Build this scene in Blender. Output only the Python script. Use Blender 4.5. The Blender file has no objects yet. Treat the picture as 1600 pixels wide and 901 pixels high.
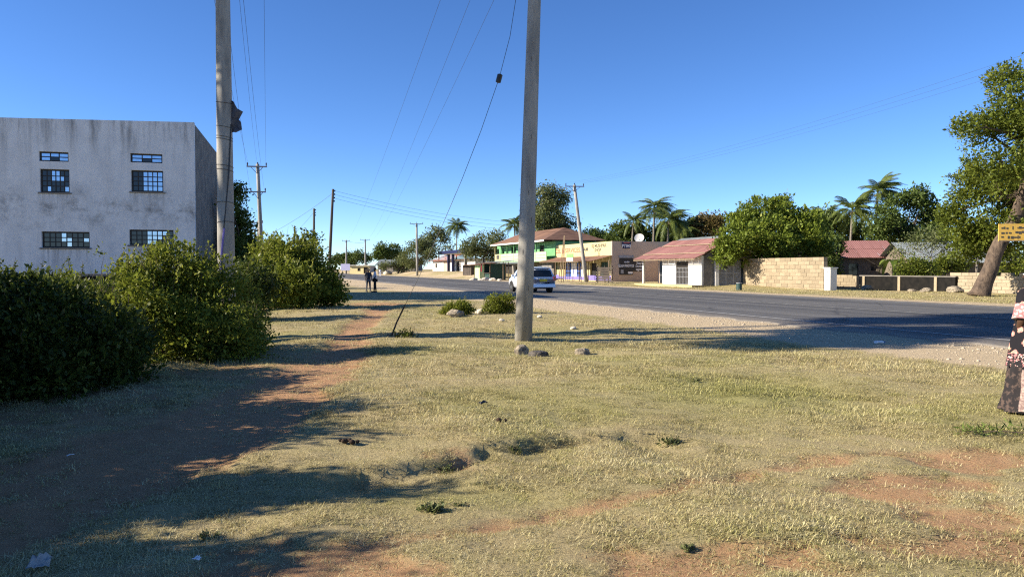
import bpy, math, random
import numpy as np
from mathutils import Vector, Matrix

SC = bpy.context.scene
COL = SC.collection

# ------------------------------------------------------------------ camera, sky, sun, exposure
F_PX, HOR, EYE = 1150.0, 420.0, 1.6          # focal length and horizon row of the 1600 px wide photograph
cam_d = bpy.data.cameras.new('camera')
cam_d.sensor_width = 36.0
cam_d.lens = 36.0 * F_PX / 1600.0
cam_d.clip_start, cam_d.clip_end = 0.05, 6000
cam = bpy.data.objects.new('camera', cam_d)
COL.objects.link(cam)
cam.location = (0, 0, EYE)
cam.rotation_euler = (math.radians(90) - math.atan(30.5 / F_PX), 0, 0)
SC.camera = cam

SUN_EL = math.radians(25.0)
SH = Vector((1.0, 0.16, 0.0)).normalized()    # direction in which shadows fall
TO_SUN = Vector((-SH.x * math.cos(SUN_EL), -SH.y * math.cos(SUN_EL), math.sin(SUN_EL)))
w = bpy.data.worlds.new('World'); SC.world = w; w.use_nodes = True
nt = w.node_tree; nt.nodes.clear()
o_ = nt.nodes.new('ShaderNodeOutputWorld'); b_ = nt.nodes.new('ShaderNodeBackground')
sky = nt.nodes.new('ShaderNodeTexSky'); sky.sky_type = 'NISHITA'; sky.sun_disc = False
sky.sun_elevation = SUN_EL
sky.sun_rotation = math.atan2(TO_SUN.x, TO_SUN.y)
sky.altitude = 0; sky.air_density = 0.6; sky.dust_density = 0.0; sky.ozone_density = 4.0
b_.inputs['Strength'].default_value = 0.097
hsv = nt.nodes.new('ShaderNodeHueSaturation'); hsv.inputs['Saturation'].default_value = 1.13; hsv.inputs['Hue'].default_value = 0.506
nt.links.new(sky.outputs[0], hsv.inputs['Color']); nt.links.new(hsv.outputs[0], b_.inputs[0]); nt.links.new(b_.outputs[0], o_.inputs[0])

sun_d = bpy.data.lights.new('sun', 'SUN'); sun_d.energy = 5.0; sun_d.angle = math.radians(0.53)
sun_d.color = (1.0, 0.90, 0.74)
sun = bpy.data.objects.new('sun', sun_d); COL.objects.link(sun)
sun.rotation_euler = TO_SUN.to_track_quat('Z', 'Y').to_euler()
sun.location = (-40, 0, 40)

vs = SC.view_settings
vs.view_transform = 'Standard'; vs.look = 'None'; vs.gamma = 1.0; vs.use_curve_mapping = False
vs.exposure = 1.2
SC.cycles.max_bounces = 6; SC.cycles.diffuse_bounces = 3; SC.cycles.glossy_bounces = 3
SC.cycles.transparent_max_bounces = 6
SC.cycles.use_denoising = False          # keeps the grain of a phone photograph
SC.cycles.filter_width = 1.2

# ------------------------------------------------------------------ frames and helpers
ND = Vector((0.942, 0.336, 0)).normalized()     # across the road, away from the camera
DD = Vector((-0.336, 0.942, 0)).normalized()    # along the road, away from the camera
ROAD_ROT = math.atan2(-DD.y, -DD.x)             # local x = near end along the road, local y = away from the road

def st(s, t, z=0.0):
    v = ND * s + DD * t
    return Vector((v.x, v.y, z))
def to_s(x, y): return x * ND.x + y * ND.y
def to_t(x, y): return x * DD.x + y * DD.y
def t_of(px, s):
    r = (px - 800) / F_PX
    return s * (ND.x - r * ND.y) / (r * DD.y - DD.x)
def gx(px, Y): return (px - 800) / F_PX * Y
def gz(py, Y): return EYE + (HOR - py) / F_PX * Y

def sstep(a, b, x):
    t = np.clip((x - a) / (b - a), 0, 1)
    return t * t * (3 - 2 * t)

def wob(x, y, seed=0, f=1.0):
    """cheap smooth pseudo noise in -1..1"""
    r = np.random.RandomState(seed)
    out = 0; amp = 1.0; tot = 0
    for k in range(6):
        a = r.uniform(0, 2 * math.pi); ph = r.uniform(0, 6.28); ff = f * r.uniform(0.7, 1.6) * (1.45 ** k)
        out = out + amp * np.sin(ff * (x * math.cos(a) + y * math.sin(a)) + ph + 1.3 * np.sin(ff * .6 * (y * math.cos(a) - x * math.sin(a)) + ph * 2))
        tot += amp; amp *= 0.72
    return out / tot * 1.6

PATH = [(-5.4, 30.5, .35), (-4.75, 25, .35), (-4.26, 20.4, .33), (-3.5, 15.3, .42), (-2.95, 10.8, .62), (-3.0, 8.4, .75), (-3.25, 6.6, .85), (-3.6, 5.0, .9), (-4.2, 3.2, .95), (-5, 1, 1)]
TRACK = [(-2.2, 3.55, .22), (-1.36, 3.91, .17), (-.88, 4.23, .10), (-.16, 4.62, .10), (.43, 4.97, .13), (.95, 5.25, .05), (1.45, 5.57, .12), (2.0, 5.9, .09), (2.63, 6.2, .12), (3.3, 6.5, .10), (4.2, 6.45, .2)]
PATCH = [(.45, 6.88, .07), (-.5, 6.2, .05), (.2, 6.72, .06), (2.64, 5.33, .33), (2.9, 4.7, .28), (3.95, 6.25, .40), (1.5, 4.0, .30), (.9, 3.9, .22), (2.2, 4.15, .25), (-.75, 3.85, .28), (.45, 4.2, .15), (3.3, 5.6, .25), (-6.2, 34, 1.2), (-1.55, 4.25, .12), (2.7, 4.2, .2), (4.6, 5.6, .3)]
STEP = [(-1.7, 5.65), (-1.2, 5.86), (-.54, 6.24), (-.1, 6.6), (.36, 6.94), (.9, 7.12), (1.4, 7.2), (1.95, 7.1)]

def poly_dist(x, y, pts):
    """distance to a polyline minus its local half width"""
    best = np.full(np.shape(x), 1e9)
    for a, b in zip(pts[:-1], pts[1:]):
        dx, dy = b[0] - a[0], b[1] - a[1]
        u = np.clip(((x - a[0]) * dx + (y - a[1]) * dy) / (dx * dx + dy * dy), 0, 1)
        wd = a[2] + (b[2] - a[2]) * u
        d = np.hypot(x - a[0] - u * dx, y - a[1] - u * dy) - wd
        best = np.minimum(best, d)
    return best

def dirt_mask(x, y):
    n = wob(x, y, 3, 3.0)
    d = poly_dist(x, y, PATH) + .16 * n
    m = 1 - sstep(-.12, .22, d)
    d2 = poly_dist(x, y, TRACK) + .07 * n + .05 * wob(x, y, 9, 11)
    m = np.maximum(m, (.68 + .27 * np.clip(.5 + wob(x, y, 33, 4), 0, 1)) * (1 - sstep(-.08, .10, d2 + .01)))
    for (px, py, r) in PATCH:
        d3 = np.hypot((x - px) * .75, (y - py) * 1.2) - r + .17 * n + .10 * wob(x, y, 5, 9)
        m = np.maximum(m, .85 * (1 - sstep(-.10, .12, d3)))
    # bare, trodden soil on the hedge side of the path
    m = np.maximum(m, .72 * sstep(-2.9, -3.7, x + .25 * n) * sstep(17, 12, y) * sstep(-.25, .5, wob(x, y, 21, 1.7) + .35))
    return m

def sand_mask(x, y):
    s = to_s(x, y)
    n = wob(x, y, 7, 1.1)
    e0 = 11.0 + .28 * n + .12 * wob(x, y, 8, 5) - 2.2 * sstep(42, 62, y)
    m = sstep(e0 - .12, e0 + .35, s) * (1 - sstep(32.0 + .5 * n, 33.2 + .5 * n, s))
    t = to_t(x, y)
    fc = sstep(72, 82, t) * (1 - sstep(36, 48, s)) * sstep(31, 33, s) * sstep(-.5, .2, wob(x, y, 12, .35) + .25)
    return np.maximum(m, .9 * fc)

def green_mask(x, y):
    m = np.exp(-(((x - 3.0) / 1.7) ** 2 + ((y - 9.6) / 1.6) ** 2)) * .75
    m = m + .35 * sstep(.1, .9, wob(x, y, 31, .8)) + .25 * np.exp(-(((x - .2) / 2.5) ** 2 + ((y - 15.2) / 1.5) ** 2))
    m = m + .45 * np.exp(-(((x + .4) / .9) ** 2 + ((y - 5.3) / .35) ** 2))
    return np.clip(m, 0, 1)

def height(x, y):
    x = np.asarray(x, float); y = np.asarray(y, float)
    s = to_s(x, y); t = to_t(x, y)
    near = sstep(10.9, 9.4, s)                                  # the lawn: rolling a little; road side flat
    lawn = .05 * wob(x, y, 41, .55) + .018 * wob(x, y, 42, 2.6) + .006 * wob(x, y, 43, 9)
    lawn = lawn * sstep(60, 25, y) * near
    dm = dirt_mask(x, y)
    lawn = lawn - .035 * dm * near
    # little eroded bank
    best = np.full(np.shape(x), 1e9); sgn = np.ones(np.shape(x)); prog = np.zeros(np.shape(x))
    for i, (a, b) in enumerate(zip(STEP[:-1], STEP[1:])):
        dx, dy = b[0] - a[0], b[1] - a[1]
        u = np.clip(((x - a[0]) * dx + (y - a[1]) * dy) / (dx * dx + dy * dy), 0, 1)
        d = np.hypot(x - a[0] - u * dx, y - a[1] - u * dy)
        cr = dx * (y - a[1]) - dy * (x - a[0])
        k = d < best
        best = np.where(k, d, best); sgn = np.where(k, np.sign(cr), sgn); prog = np.where(k, (i + u) / (len(STEP) - 1), prog)
    sd = best * sgn + .05 * wob(x, y, 51, 6)
    fade = sstep(0, .12, prog) * sstep(1.0, .85, prog)
    drop = np.where(sd < .02, -(1 - sstep(-.09, .03, sd)) * np.exp(-np.maximum(-sd, 0) / .7), 0) * .12 * fade * np.clip(.75 + .6 * wob(x, y, 52, 2.3), .4, 1.2)
    lip = .03 * np.exp(-((sd - .15) / .22) ** 2) * fade
    lawn = lawn + (drop + lip) * near
    far = sstep(33, 40, s) * sstep(104, 128, t) * 1.0          # forecourt stands about a metre above the road
    far = far + .22 * np.exp(-(((s - 40.5) / 2.2) ** 2 + ((t - 53) / 4) ** 2)) + .05 * sstep(33, 36, s) * wob(x, y, 61, .5)
    return lawn + far

def hz(x, y): return float(height(np.array([x]), np.array([y]))[0])

# ------------------------------------------------------------------ mesh building
class MB:
    def __init__(self): self.v = []; self.f = []
    def add(self, vs, fs):
        n = len(self.v); self.v += [tuple(p) for p in vs]; self.f += [tuple(i + n for i in f) for f in fs]; return self
    def box(self, x0, x1, y0, y1, z0, z1, top=0.0):
        a = top
        self.add([(x0, y0, z0), (x1, y0, z0), (x1, y1, z0), (x0, y1, z0), (x0 + a, y0 + a, z1), (x1 - a, y0 + a, z1), (x1 - a, y1 - a, z1), (x0 + a, y1 - a, z1)],
                 [(0, 3, 2, 1), (4, 5, 6, 7), (0, 1, 5, 4), (1, 2, 6, 5), (2, 3, 7, 6), (3, 0, 4, 7)]); return self
    def bar(self, p, q, wd, ht=None):
        p = Vector(p); q = Vector(q); ht = ht or wd; d = (q - p).normalized()
        up = Vector((0, 0, 1)) if abs(d.z) < .95 else Vector((1, 0, 0))
        a = d.cross(up).normalized() * wd / 2; b = a.cross(d).normalized() * ht / 2
        self.add([p - a - b, p + a - b, p + a + b, p - a + b, q - a - b, q + a - b, q + a + b, q - a + b],
                 [(0, 1, 2, 3), (7, 6, 5, 4), (0, 4, 5, 1), (1, 5, 6, 2), (2, 6, 7, 3), (3, 7, 4, 0)]); return self
    def tube(self, pts, rad, n=8, cap=True):
        pts = [Vector(p) for p in pts]
        if not hasattr(rad, '__len__'): rad = [rad] * len(pts)
        base = len(self.v); prev = None
        for i, p in enumerate(pts):
            d = (pts[min(i + 1, len(pts) - 1)] - pts[max(i - 1, 0)]).normalized()
            if prev is None:
                a = d.cross(Vector((0, 0, 1)) if abs(d.z) < .9 else Vector((0, 1, 0))).normalized()
            else:
                a = (prev - d * prev.dot(d)).normalized()
            prev = a; b = d.cross(a)
            for k in range(n):
                an = 2 * math.pi * k / n
                self.v.append(tuple(p + (a * math.cos(an) + b * math.sin(an)) * rad[i]))
        for i in range(len(pts) - 1):
            for k in range(n):
                self.f.append((base + i * n + k, base + i * n + (k + 1) % n, base + (i + 1) * n + (k + 1) % n, base + (i + 1) * n + k))
        if cap:
            self.f.append(tuple(base + k for k in range(n))[::-1])
            self.f.append(tuple(base + (len(pts) - 1) * n + k for k in range(n)))
        return self
    def quad(self, a, b, c, d): return self.add([a, b, c, d], [(0, 1, 2, 3)])
    def prism(self, poly, ax, lo, hi):
        """extrude a 2D polygon along axis ax ('x','y','z')"""
        n = len(poly)
        def P(u, v, w): return {'x': (w, u, v), 'y': (u, w, v), 'z': (u, v, w)}[ax]
        self.add([P(u, v, lo) for u, v in poly] + [P(u, v, hi) for u, v in poly],
                 [tuple(range(n))[::-1], tuple(range(n, 2 * n))] + [(i, (i + 1) % n, n + (i + 1) % n, n + i) for i in range(n)])
        return self
    def mesh(self, name):
        m = bpy.data.meshes.new(name); m.from_pydata(self.v, [], self.f); m.update(); return m
    def build(self, name, mat, parent=None, smooth=False, loc=None, rz=None, bevel=0):
        m = self.mesh(name)
        return link(name, m, mat, parent, smooth, loc, rz, bevel)

def link(name, m, mat, parent=None, smooth=False, loc=None, rz=None, bevel=0):
    if mat is not None and len(m.materials) == 0: m.materials.append(mat)
    if smooth: m.polygons.foreach_set('use_smooth', [True] * len(m.polygons))
    o = bpy.data.objects.new(name, m); COL.objects.link(o)
    if parent: o.parent = parent
    if loc is not None: o.location = loc
    if rz is not None: o.rotation_euler = (0, 0, rz)
    if bevel:
        b = o.modifiers.new('bevel', 'BEVEL'); b.width = bevel; b.segments = 2; b.limit_method = 'ANGLE'
    return o

def np_mesh(name, V, Q, attr=None):
    V = np.ascontiguousarray(V, np.float32); Q = np.ascontiguousarray(Q, np.int32); k = Q.shape[1]
    m = bpy.data.meshes.new(name)
    m.vertices.add(len(V)); m.vertices.foreach_set('co', V.ravel())
    m.loops.add(Q.size); m.loops.foreach_set('vertex_index', Q.ravel())
    m.polygons.add(len(Q)); m.polygons.foreach_set('loop_start', np.arange(0, Q.size, k, dtype=np.int32))
    try: m.polygons.foreach_set('loop_total', np.full(len(Q), k, np.int32))
    except Exception: pass
    if attr:
        for an, av in attr.items():
            a = m.attributes.new(an, 'FLOAT', 'POINT'); a.data.foreach_set('value', np.ascontiguousarray(av, np.float32))
    m.update(calc_edges=True); m.validate()
    return m

def tag(o, label=None, cat=None, group=None, kind=None):
    if label: o['label'] = label
    if cat: o['category'] = cat
    if group: o['group'] = group
    if kind: o['kind'] = kind
    return o
def thing(name, label, cat, loc=(0, 0, 0), rz=0.0, group=None):
    o = bpy.data.objects.new(name, None); COL.objects.link(o)
    o.empty_display_size = .3; o.location = loc; o.rotation_euler = (0, 0, rz)
    return tag(o, label, cat, group)
def place(o, loc, rot=None, scale=None):
    o.location = loc
    if rot is not None: o.rotation_euler = rot
    if scale is not None: o.scale = scale
    return o
def dup(o, parent=None):
    c = o.copy(); COL.objects.link(c); c.parent = parent; return c
def dup_tree(o, parent=None):
    c = dup(o, parent)
    for ch in list(o.children): dup_tree(ch, c)
    return c

# ------------------------------------------------------------------ materials
def newmat(name):
    m = bpy.data.materials.new(name); m.use_nodes = True
    n = m.node_tree; n.nodes.clear()
    out = n.nodes.new('ShaderNodeOutputMaterial'); p = n.nodes.new('ShaderNodeBsdfPrincipled')
    n.links.new(p.outputs[0], out.inputs[0])
    return m, n, p, out
def N(n, t, **kw):
    x = n.nodes.new('ShaderNode' + t)
    for k, v in kw.items(): setattr(x, k, v)
    return x
def noise(n, scale, detail=5, rough=.6, vec=None, stretch=None):
    t = N(n, 'TexNoise'); t.inputs['Scale'].default_value = scale; t.inputs['Detail'].default_value = detail; t.inputs['Roughness'].default_value = rough
    if vec is None: vec = N(n, 'TexCoord').outputs['Object']
    if stretch:
        mp = N(n, 'Mapping'); mp.inputs['Scale'].default_value = stretch; n.links.new(vec, mp.inputs[0]); vec = mp.outputs[0]
    n.links.new(vec, t.inputs['Vector']); return t.outputs['Fac']
def ramp(n, fac, stops):
    r = N(n, 'ValToRGB'); e = r.color_ramp.elements
    while len(e) < len(stops): e.new(.5)
    for i, (p, c) in enumerate(stops):
        e[i].position = p; e[i].color = (c, c, c, 1) if not hasattr(c, '__len__') else (*c[:3], 1)
    n.links.new(fac, r.inputs[0]); return r.outputs[0]
def mix(n, fac, a, b, mode='MIX'):
    m = N(n, 'MixRGB', blend_type=mode)
    for i, v in ((0, fac), (1, a), (2, b)):
        if isinstance(v, (int, float)): m.inputs[i].default_value = v if i == 0 else (v, v, v, 1)
        elif isinstance(v, tuple): m.inputs[i].default_value = (*v[:3], 1)
        else: n.links.new(v, m.inputs[i])
    return m.outputs[0]
def bump(n, p, fac, strength=.3, dist=.02):
    b = N(n, 'Bump'); b.inputs['Strength'].default_value = strength; b.inputs['Distance'].default_value = dist
    n.links.new(fac, b.inputs['Height']); n.links.new(b.outputs[0], p.inputs['Normal'])
def setp(p, **kw):
    nm = {'rough': 'Roughness', 'metal': 'Metallic', 'spec': 'Specular IOR Level', 'coat': 'Coat Weight'}
    for k, v in kw.items(): p.inputs[nm[k]].default_value = v

def pmat(name, c, c2=None, scale=3.0, rough=.8, bmp=.25, bscale=None, bdist=.01, metal=0, spec=.3, stretch=None, lo=.35, hi=.65, detail=6, rnd=0):
    m, n, p, out = newmat(name)
    c2 = c2 or tuple(x * .7 for x in c)
    f = noise(n, scale, detail, .62, stretch=stretch)
    col = mix(n, ramp(n, f, [(lo, 0), (hi, 1)]), c, c2)
    if rnd:
        oi = N(n, 'ObjectInfo')
        col = mix(n, 1.0, col, ramp(n, oi.outputs['Random'], [(0, 1 - rnd), (1, 1 + rnd * .4)]), 'MULTIPLY')
    n.links.new(col, p.inputs['Base Color']); setp(p, rough=rough, metal=metal, spec=spec)
    if bmp: bump(n, p, noise(n, bscale or scale * 6, 6, .65), bmp, bdist)
    return m

def leafmat(name, dark, light, yellow=None, trans=.3, rough=.5):
    m, n, p, out = newmat(name)
    a = N(n, 'Attribute', attribute_name='rnd')
    st_ = [(0.0, dark), (.75, light)] + ([(1.0, yellow)] if yellow else [])
    col = ramp(n, a.outputs['Fac'], st_)
    n.links.new(col, p.inputs['Base Color']); setp(p, rough=rough, spec=.2)
    t = N(n, 'BsdfTranslucent'); n.links.new(mix(n, .5, col, (.10, .13, .015)), t.inputs[0])
    ms = N(n, 'MixShader'); ms.inputs[0].default_value = trans
    n.links.new(p.outputs[0], ms.inputs[1]); n.links.new(t.outputs[0], ms.inputs[2]); n.links.new(ms.outputs[0], out.inputs[0])
    return m

M = {}
M['concrete'] = pmat('pole_concrete', (.36, .34, .30), (.20, .19, .17), 3.0, .9, .5, 24, .012, stretch=(1.6, 1.6, .3))
M['wood_pole'] = pmat('creosoted_wood', (.10, .075, .055), (.05, .04, .032), 6, .85, .4, 20, stretch=(1, 1, .1))
M['steel'] = pmat('grey_steel', (.20, .20, .21), (.14, .13, .13), 8, .5, .1, metal=.4)
M['dark_steel'] = pmat('dark_painted_steel', (.018, .019, .022), (.03, .025, .022), 8, .5, .1)
M['wire'] = pmat('wire_black', (.03, .03, .033), (.05, .05, .05), 8, .55, 0)
M['insul'] = pmat('brown_porcelain', (.05, .025, .018), (.03, .02, .015), 4, .2, 0)
M['bark'] = pmat('grey_brown_bark', (.145, .105, .075), (.045, .033, .026), 6, .92, .8, 14, .05, stretch=(1, 1, .35))
M['bark2'] = pmat('pale_bark', (.26, .23, .19), (.13, .11, .09), 6, .9, .5, 20, .02, stretch=(1, 1, .3))
M['stem'] = pmat('brown_twig', (.12, .09, .06), (.06, .045, .03), 9, .9, .2)
M['leaf_mango'] = leafmat('mango_leaves', (.085, .125, .018), (.19, .24, .032), (.31, .32, .05), .35)
M['leaf_dark'] = leafmat('dark_leaves', (.045, .075, .018), (.105, .145, .032), (.18, .20, .055), .28)
M['leaf_grey'] = leafmat('grey_green_leaves', (.075, .095, .040), (.16, .18, .07), (.24, .23, .11), .28)
M['leaf_brown'] = leafmat('brownish_leaves', (.075, .060, .022), (.16, .115, .042), (.12, .12, .03), .2)
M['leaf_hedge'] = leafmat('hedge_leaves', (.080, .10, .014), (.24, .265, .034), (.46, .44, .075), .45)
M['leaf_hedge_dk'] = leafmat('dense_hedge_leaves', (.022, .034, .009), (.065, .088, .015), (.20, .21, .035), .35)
M['leaf_tree'] = leafmat('roadside_tree_leaves', (.070, .095, .016), (.16, .195, .028), (.30, .29, .04), .38)
M['palm_leaf'] = leafmat('palm_frond', (.065, .09, .022), (.15, .185, .045), (.28, .24, .065), .3, .45)
M['palm_trunk'] = pmat('palm_trunk', (.24, .21, .17), (.12, .10, .08), 4, .9, .5, 10, .03, stretch=(.3, .3, 3))
M['banana'] = leafmat('banana_leaf', (.07, .11, .02), (.16, .20, .04), (.28, .25, .08), .35, .4)
M['white_paint'] = pmat('white_paint', (.70, .68, .64), (.58, .55, .50), 2.5, .75, .15)
M['cream_paint'] = pmat('cream_yellow_paint', (.50, .43, .22), (.44, .375, .20), 2, .8, .1)
M['taupe'] = pmat('taupe_paint', (.52, .40, .30), (.44, .335, .25), 1.2, .85, .1)
M['grey_render'] = pmat('grey_cement_render', (.22, .20, .175), (.12, .11, .10), 1.4, .9, .3)
M['mint'] = pmat('mint_green_paint', (.42, .60, .32), (.34, .51, .27), 2, .7, .1)
M['green'] = pmat('green_paint', (.15, .35, .15), (.11, .27, .12), 2, .7, .1)
M['dkgreen'] = pmat('dark_green_boards', (.020, .060, .045), (.014, .038, .03), 5, .7, .2)
M['blue'] = pmat('blue_paint', (.03, .09, .33), (.02, .06, .24), 3, .6, .1)
M['navy'] = pmat('navy_fascia', (.012, .018, .07), (.010, .013, .05), 3, .5, 0)
M['purple'] = pmat('lilac_plinth', (.20, .16, .45), (.15, .12, .34), 3, .7, .1)
M['black_paint'] = pmat('black_paint', (.012, .014, .017), (.02, .022, .026), 3, .5, 0)
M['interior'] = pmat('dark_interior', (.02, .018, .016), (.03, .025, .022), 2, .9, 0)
M['red_roof'] = pmat('faded_red_roof_sheet', (.31, .155, .135), (.25, .115, .10), 1.6, .6, .15, rnd=.16, stretch=(1, .3, 1))
M['rust_roof'] = pmat('rusty_iron_sheet', (.27, .155, .10), (.15, .08, .055), 2.0, .75, .25, rnd=.25, stretch=(1, .4, 1))
M['grey_roof'] = pmat('galvanised_sheet', (.33, .36, .35), (.23, .255, .25), 1.5, .5, .1, rnd=.2, metal=.25)
M['tile_roof'] = pmat('clay_tile', (.42, .13, .075), (.25, .08, .05), 3, .85, .2, rnd=.25)
M['coral'] = pmat('coral_stone_block', (.37, .30, .20), (.26, .205, .135), 5, .95, .7, 22, .03, rnd=.22)
M['pale_block'] = pmat('pale_limestone_block', (.40, .335, .235), (.27, .225, .155), 5, .95, .7, 22, .03, rnd=.2)
M['mortar'] = pmat('sandy_mortar', (.36, .29, .19), (.26, .21, .14), 8, .95, .4, 30)
M['sooty'] = pmat('blackened_stone', (.010, .010, .010), (.020, .018, .016), 2.5, 1.0, .6, 15, .03, 0, .05)  # plain near-black base colour for the two low dark walls
M['dk_stone'] = pmat('brown_stone_wall', (.20, .165, .125), (.11, .09, .07), 4, .95, .5, 15, .03)
M['plinth'] = pmat('ochre_plinth', (.52, .40, .19), (.40, .32, .17), 3, .9, .2)
M['planks'] = pmat('weathered_dark_plank', (.085, .068, .055), (.045, .036, .03), 6, .9, .3, stretch=(.2, 1, 1), rnd=.3)
M['timber'] = pmat('bare_timber', (.26, .19, .12), (.15, .11, .07), 6, .9, .3, stretch=(1, 1, .2))
M['mesh_grey'] = pmat('grey_gate_paint', (.33, .34, .36), (.24, .24, .25), 4, .6, .1)
M['glass_dark'] = pmat('dark_glass', (.012, .014, .017), (.02, .022, .025), 3, .06, 0, spec=.6)
M['glass_sky'] = pmat('mirroring_pane', (.55, .60, .68), (.42, .47, .55), 6, .06, 0, metal=1.0)
M['rock'] = pmat('coral_rock', (.42, .35, .25), (.10, .085, .07), 9, .95, .8, 25, .03)
M['white_rock'] = pmat('whitewashed_stone', (.62, .56, .46), (.40, .35, .28), 9, .95, .6, 25, .02)
M['dung'] = pmat('dried_dung', (.055, .032, .02), (.025, .016, .011), 20, .95, .6, 50, .02)
M['plastic_w'] = pmat('white_plastic', (.72, .74, .76), (.55, .57, .6), 8, .4, .1)
M['plastic_b'] = pmat('black_plastic', (.02, .02, .022), (.04, .04, .04), 8, .45, .1)
M['red_text'] = pmat('red_lettering', (.62, .10, .05), (.5, .12, .08), 4, .7, 0)
M['dark_text'] = pmat('dark_lettering', (.05, .045, .04), (.08, .07, .06), 4, .7, 0)
M['white_text'] = pmat('white_lettering', (.80, .80, .80), (.7, .7, .7), 4, .7, 0)
M['sign_yellow'] = pmat('yellow_sign_paint', (.62, .40, .08), (.52, .31, .07), 5, .7, .1)
M['sign_green'] = pmat('green_sign_paint', (.20, .62, .12), (.16, .52, .10), 5, .6, 0)
M['bin'] = pmat('dark_green_metal', (.02, .055, .055), (.03, .06, .05), 6, .5, .1)
# ------------------------------------------------------------------ ground
def ground_material():
    m, n, p, out = newmat('dry_grass_ground')
    A = lambda k: N(n, 'Attribute', attribute_name=k).outputs['Fac']
    fine = noise(n, 55, 9, .85); mid = noise(n, 2.3, 6, .65); big = noise(n, .35, 4, .6)
    straw = mix(n, ramp(n, fine, [(.34, 0), (.66, 1)]), (.15, .115, .055), (.58, .48, .26))
    straw = mix(n, ramp(n, mid, [(.42, 0), (.75, .55)]), straw, (.33, .29, .12))
    straw = mix(n, ramp(n, big, [(.45, 0), (.8, .35)]), straw, (.46, .34, .18))
    gcol = mix(n, ramp(n, fine, [(.3, 0), (.7, 1)]), (.15, .16, .04), (.34, .33, .11))
    straw = mix(n, A('green'), straw, gcol)
    soil = mix(n, ramp(n, noise(n, 7, 8, .7), [(.3, 0), (.7, 1)]), (.37, .205, .105), (.48, .285, .155))
    soil = mix(n, ramp(n, noise(n, 60, 6, .8), [(.48, 0), (.70, .75)]), soil, (.20, .105, .055)); soil = mix(n, ramp(n, noise(n, 130, 3, .8), [(.60, 0), (.70, .7)]), soil, (.62, .46, .30))
    sand = mix(n, ramp(n, noise(n, 9, 8, .75), [(.3, 0), (.7, 1)]), (.40, .305, .185), (.57, .455, .295))
    sand = mix(n, ramp(n, noise(n, 90, 3, .7), [(.6, 0), (.75, .5)]), sand, (.60, .52, .40))
    dm = N(n, 'Math', operation='ADD'); dm.use_clamp = True
    n.links.new(A('dirt'), dm.inputs[0])
    j = N(n, 'MapRange'); j.inputs[1].default_value = .35; j.inputs[2].default_value = .65; j.inputs[3].default_value = -.28; j.inputs[4].default_value = .28
    n.links.new(noise(n, 30, 6, .8), j.inputs[0]); n.links.new(j.outputs[0], dm.inputs[1])
    # no jitter where there is no dirt at all
    keep = N(n, 'Math', operation='MULTIPLY'); n.links.new(dm.outputs[0], keep.inputs[0]); n.links.new(ramp(n, A('dirt'), [(.02, 0), (.25, 1)]), keep.inputs[1])
    c = mix(n, keep.outputs[0], straw, soil)
    c = mix(n, A('sand'), c, sand)
    n.links.new(c, p.inputs['Base Color']); setp(p, rough=.95, spec=.12)
    bump(n, p, noise(n, 26, 9, .8), .9, .035)
    return m
M['ground'] = ground_material()

def axis(lo, hi, d0, d1, step, grow):
    a = list(np.arange(d0, d1, step)); s = step; x = a[-1]
    while x < hi: s = min(s * grow, 60); x += s; a.append(x)
    s = step; x = a[0]; pre = []
    while x > lo: s = min(s * grow, 60); x -= s; pre.append(x)
    return np.array(pre[::-1] + a)
xs = axis(-900, 1100, -6.5, 6.5, .06, 1.045); ys = axis(-60, 1800, 2.6, 12.5, .05, 1.03)
GX, GY = np.meshgrid(xs, ys); gxv, gyv = GX.ravel(), GY.ravel()
GZ = height(gxv, gyv)
nx, ny = len(xs), len(ys)
ii = (np.arange(ny - 1)[:, None] * nx + np.arange(nx - 1)[None, :]).ravel()
gm = np_mesh('ground', np.stack([gxv, gyv, GZ], 1), np.stack([ii, ii + 1, ii + nx + 1, ii + nx], 1),
             {'dirt': dirt_mask(gxv, gyv), 'sand': sand_mask(gxv, gyv), 'green': green_mask(gxv, gyv)})
ground = link('ground', gm, M['ground'], smooth=True); tag(ground, kind='structure')

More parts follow.
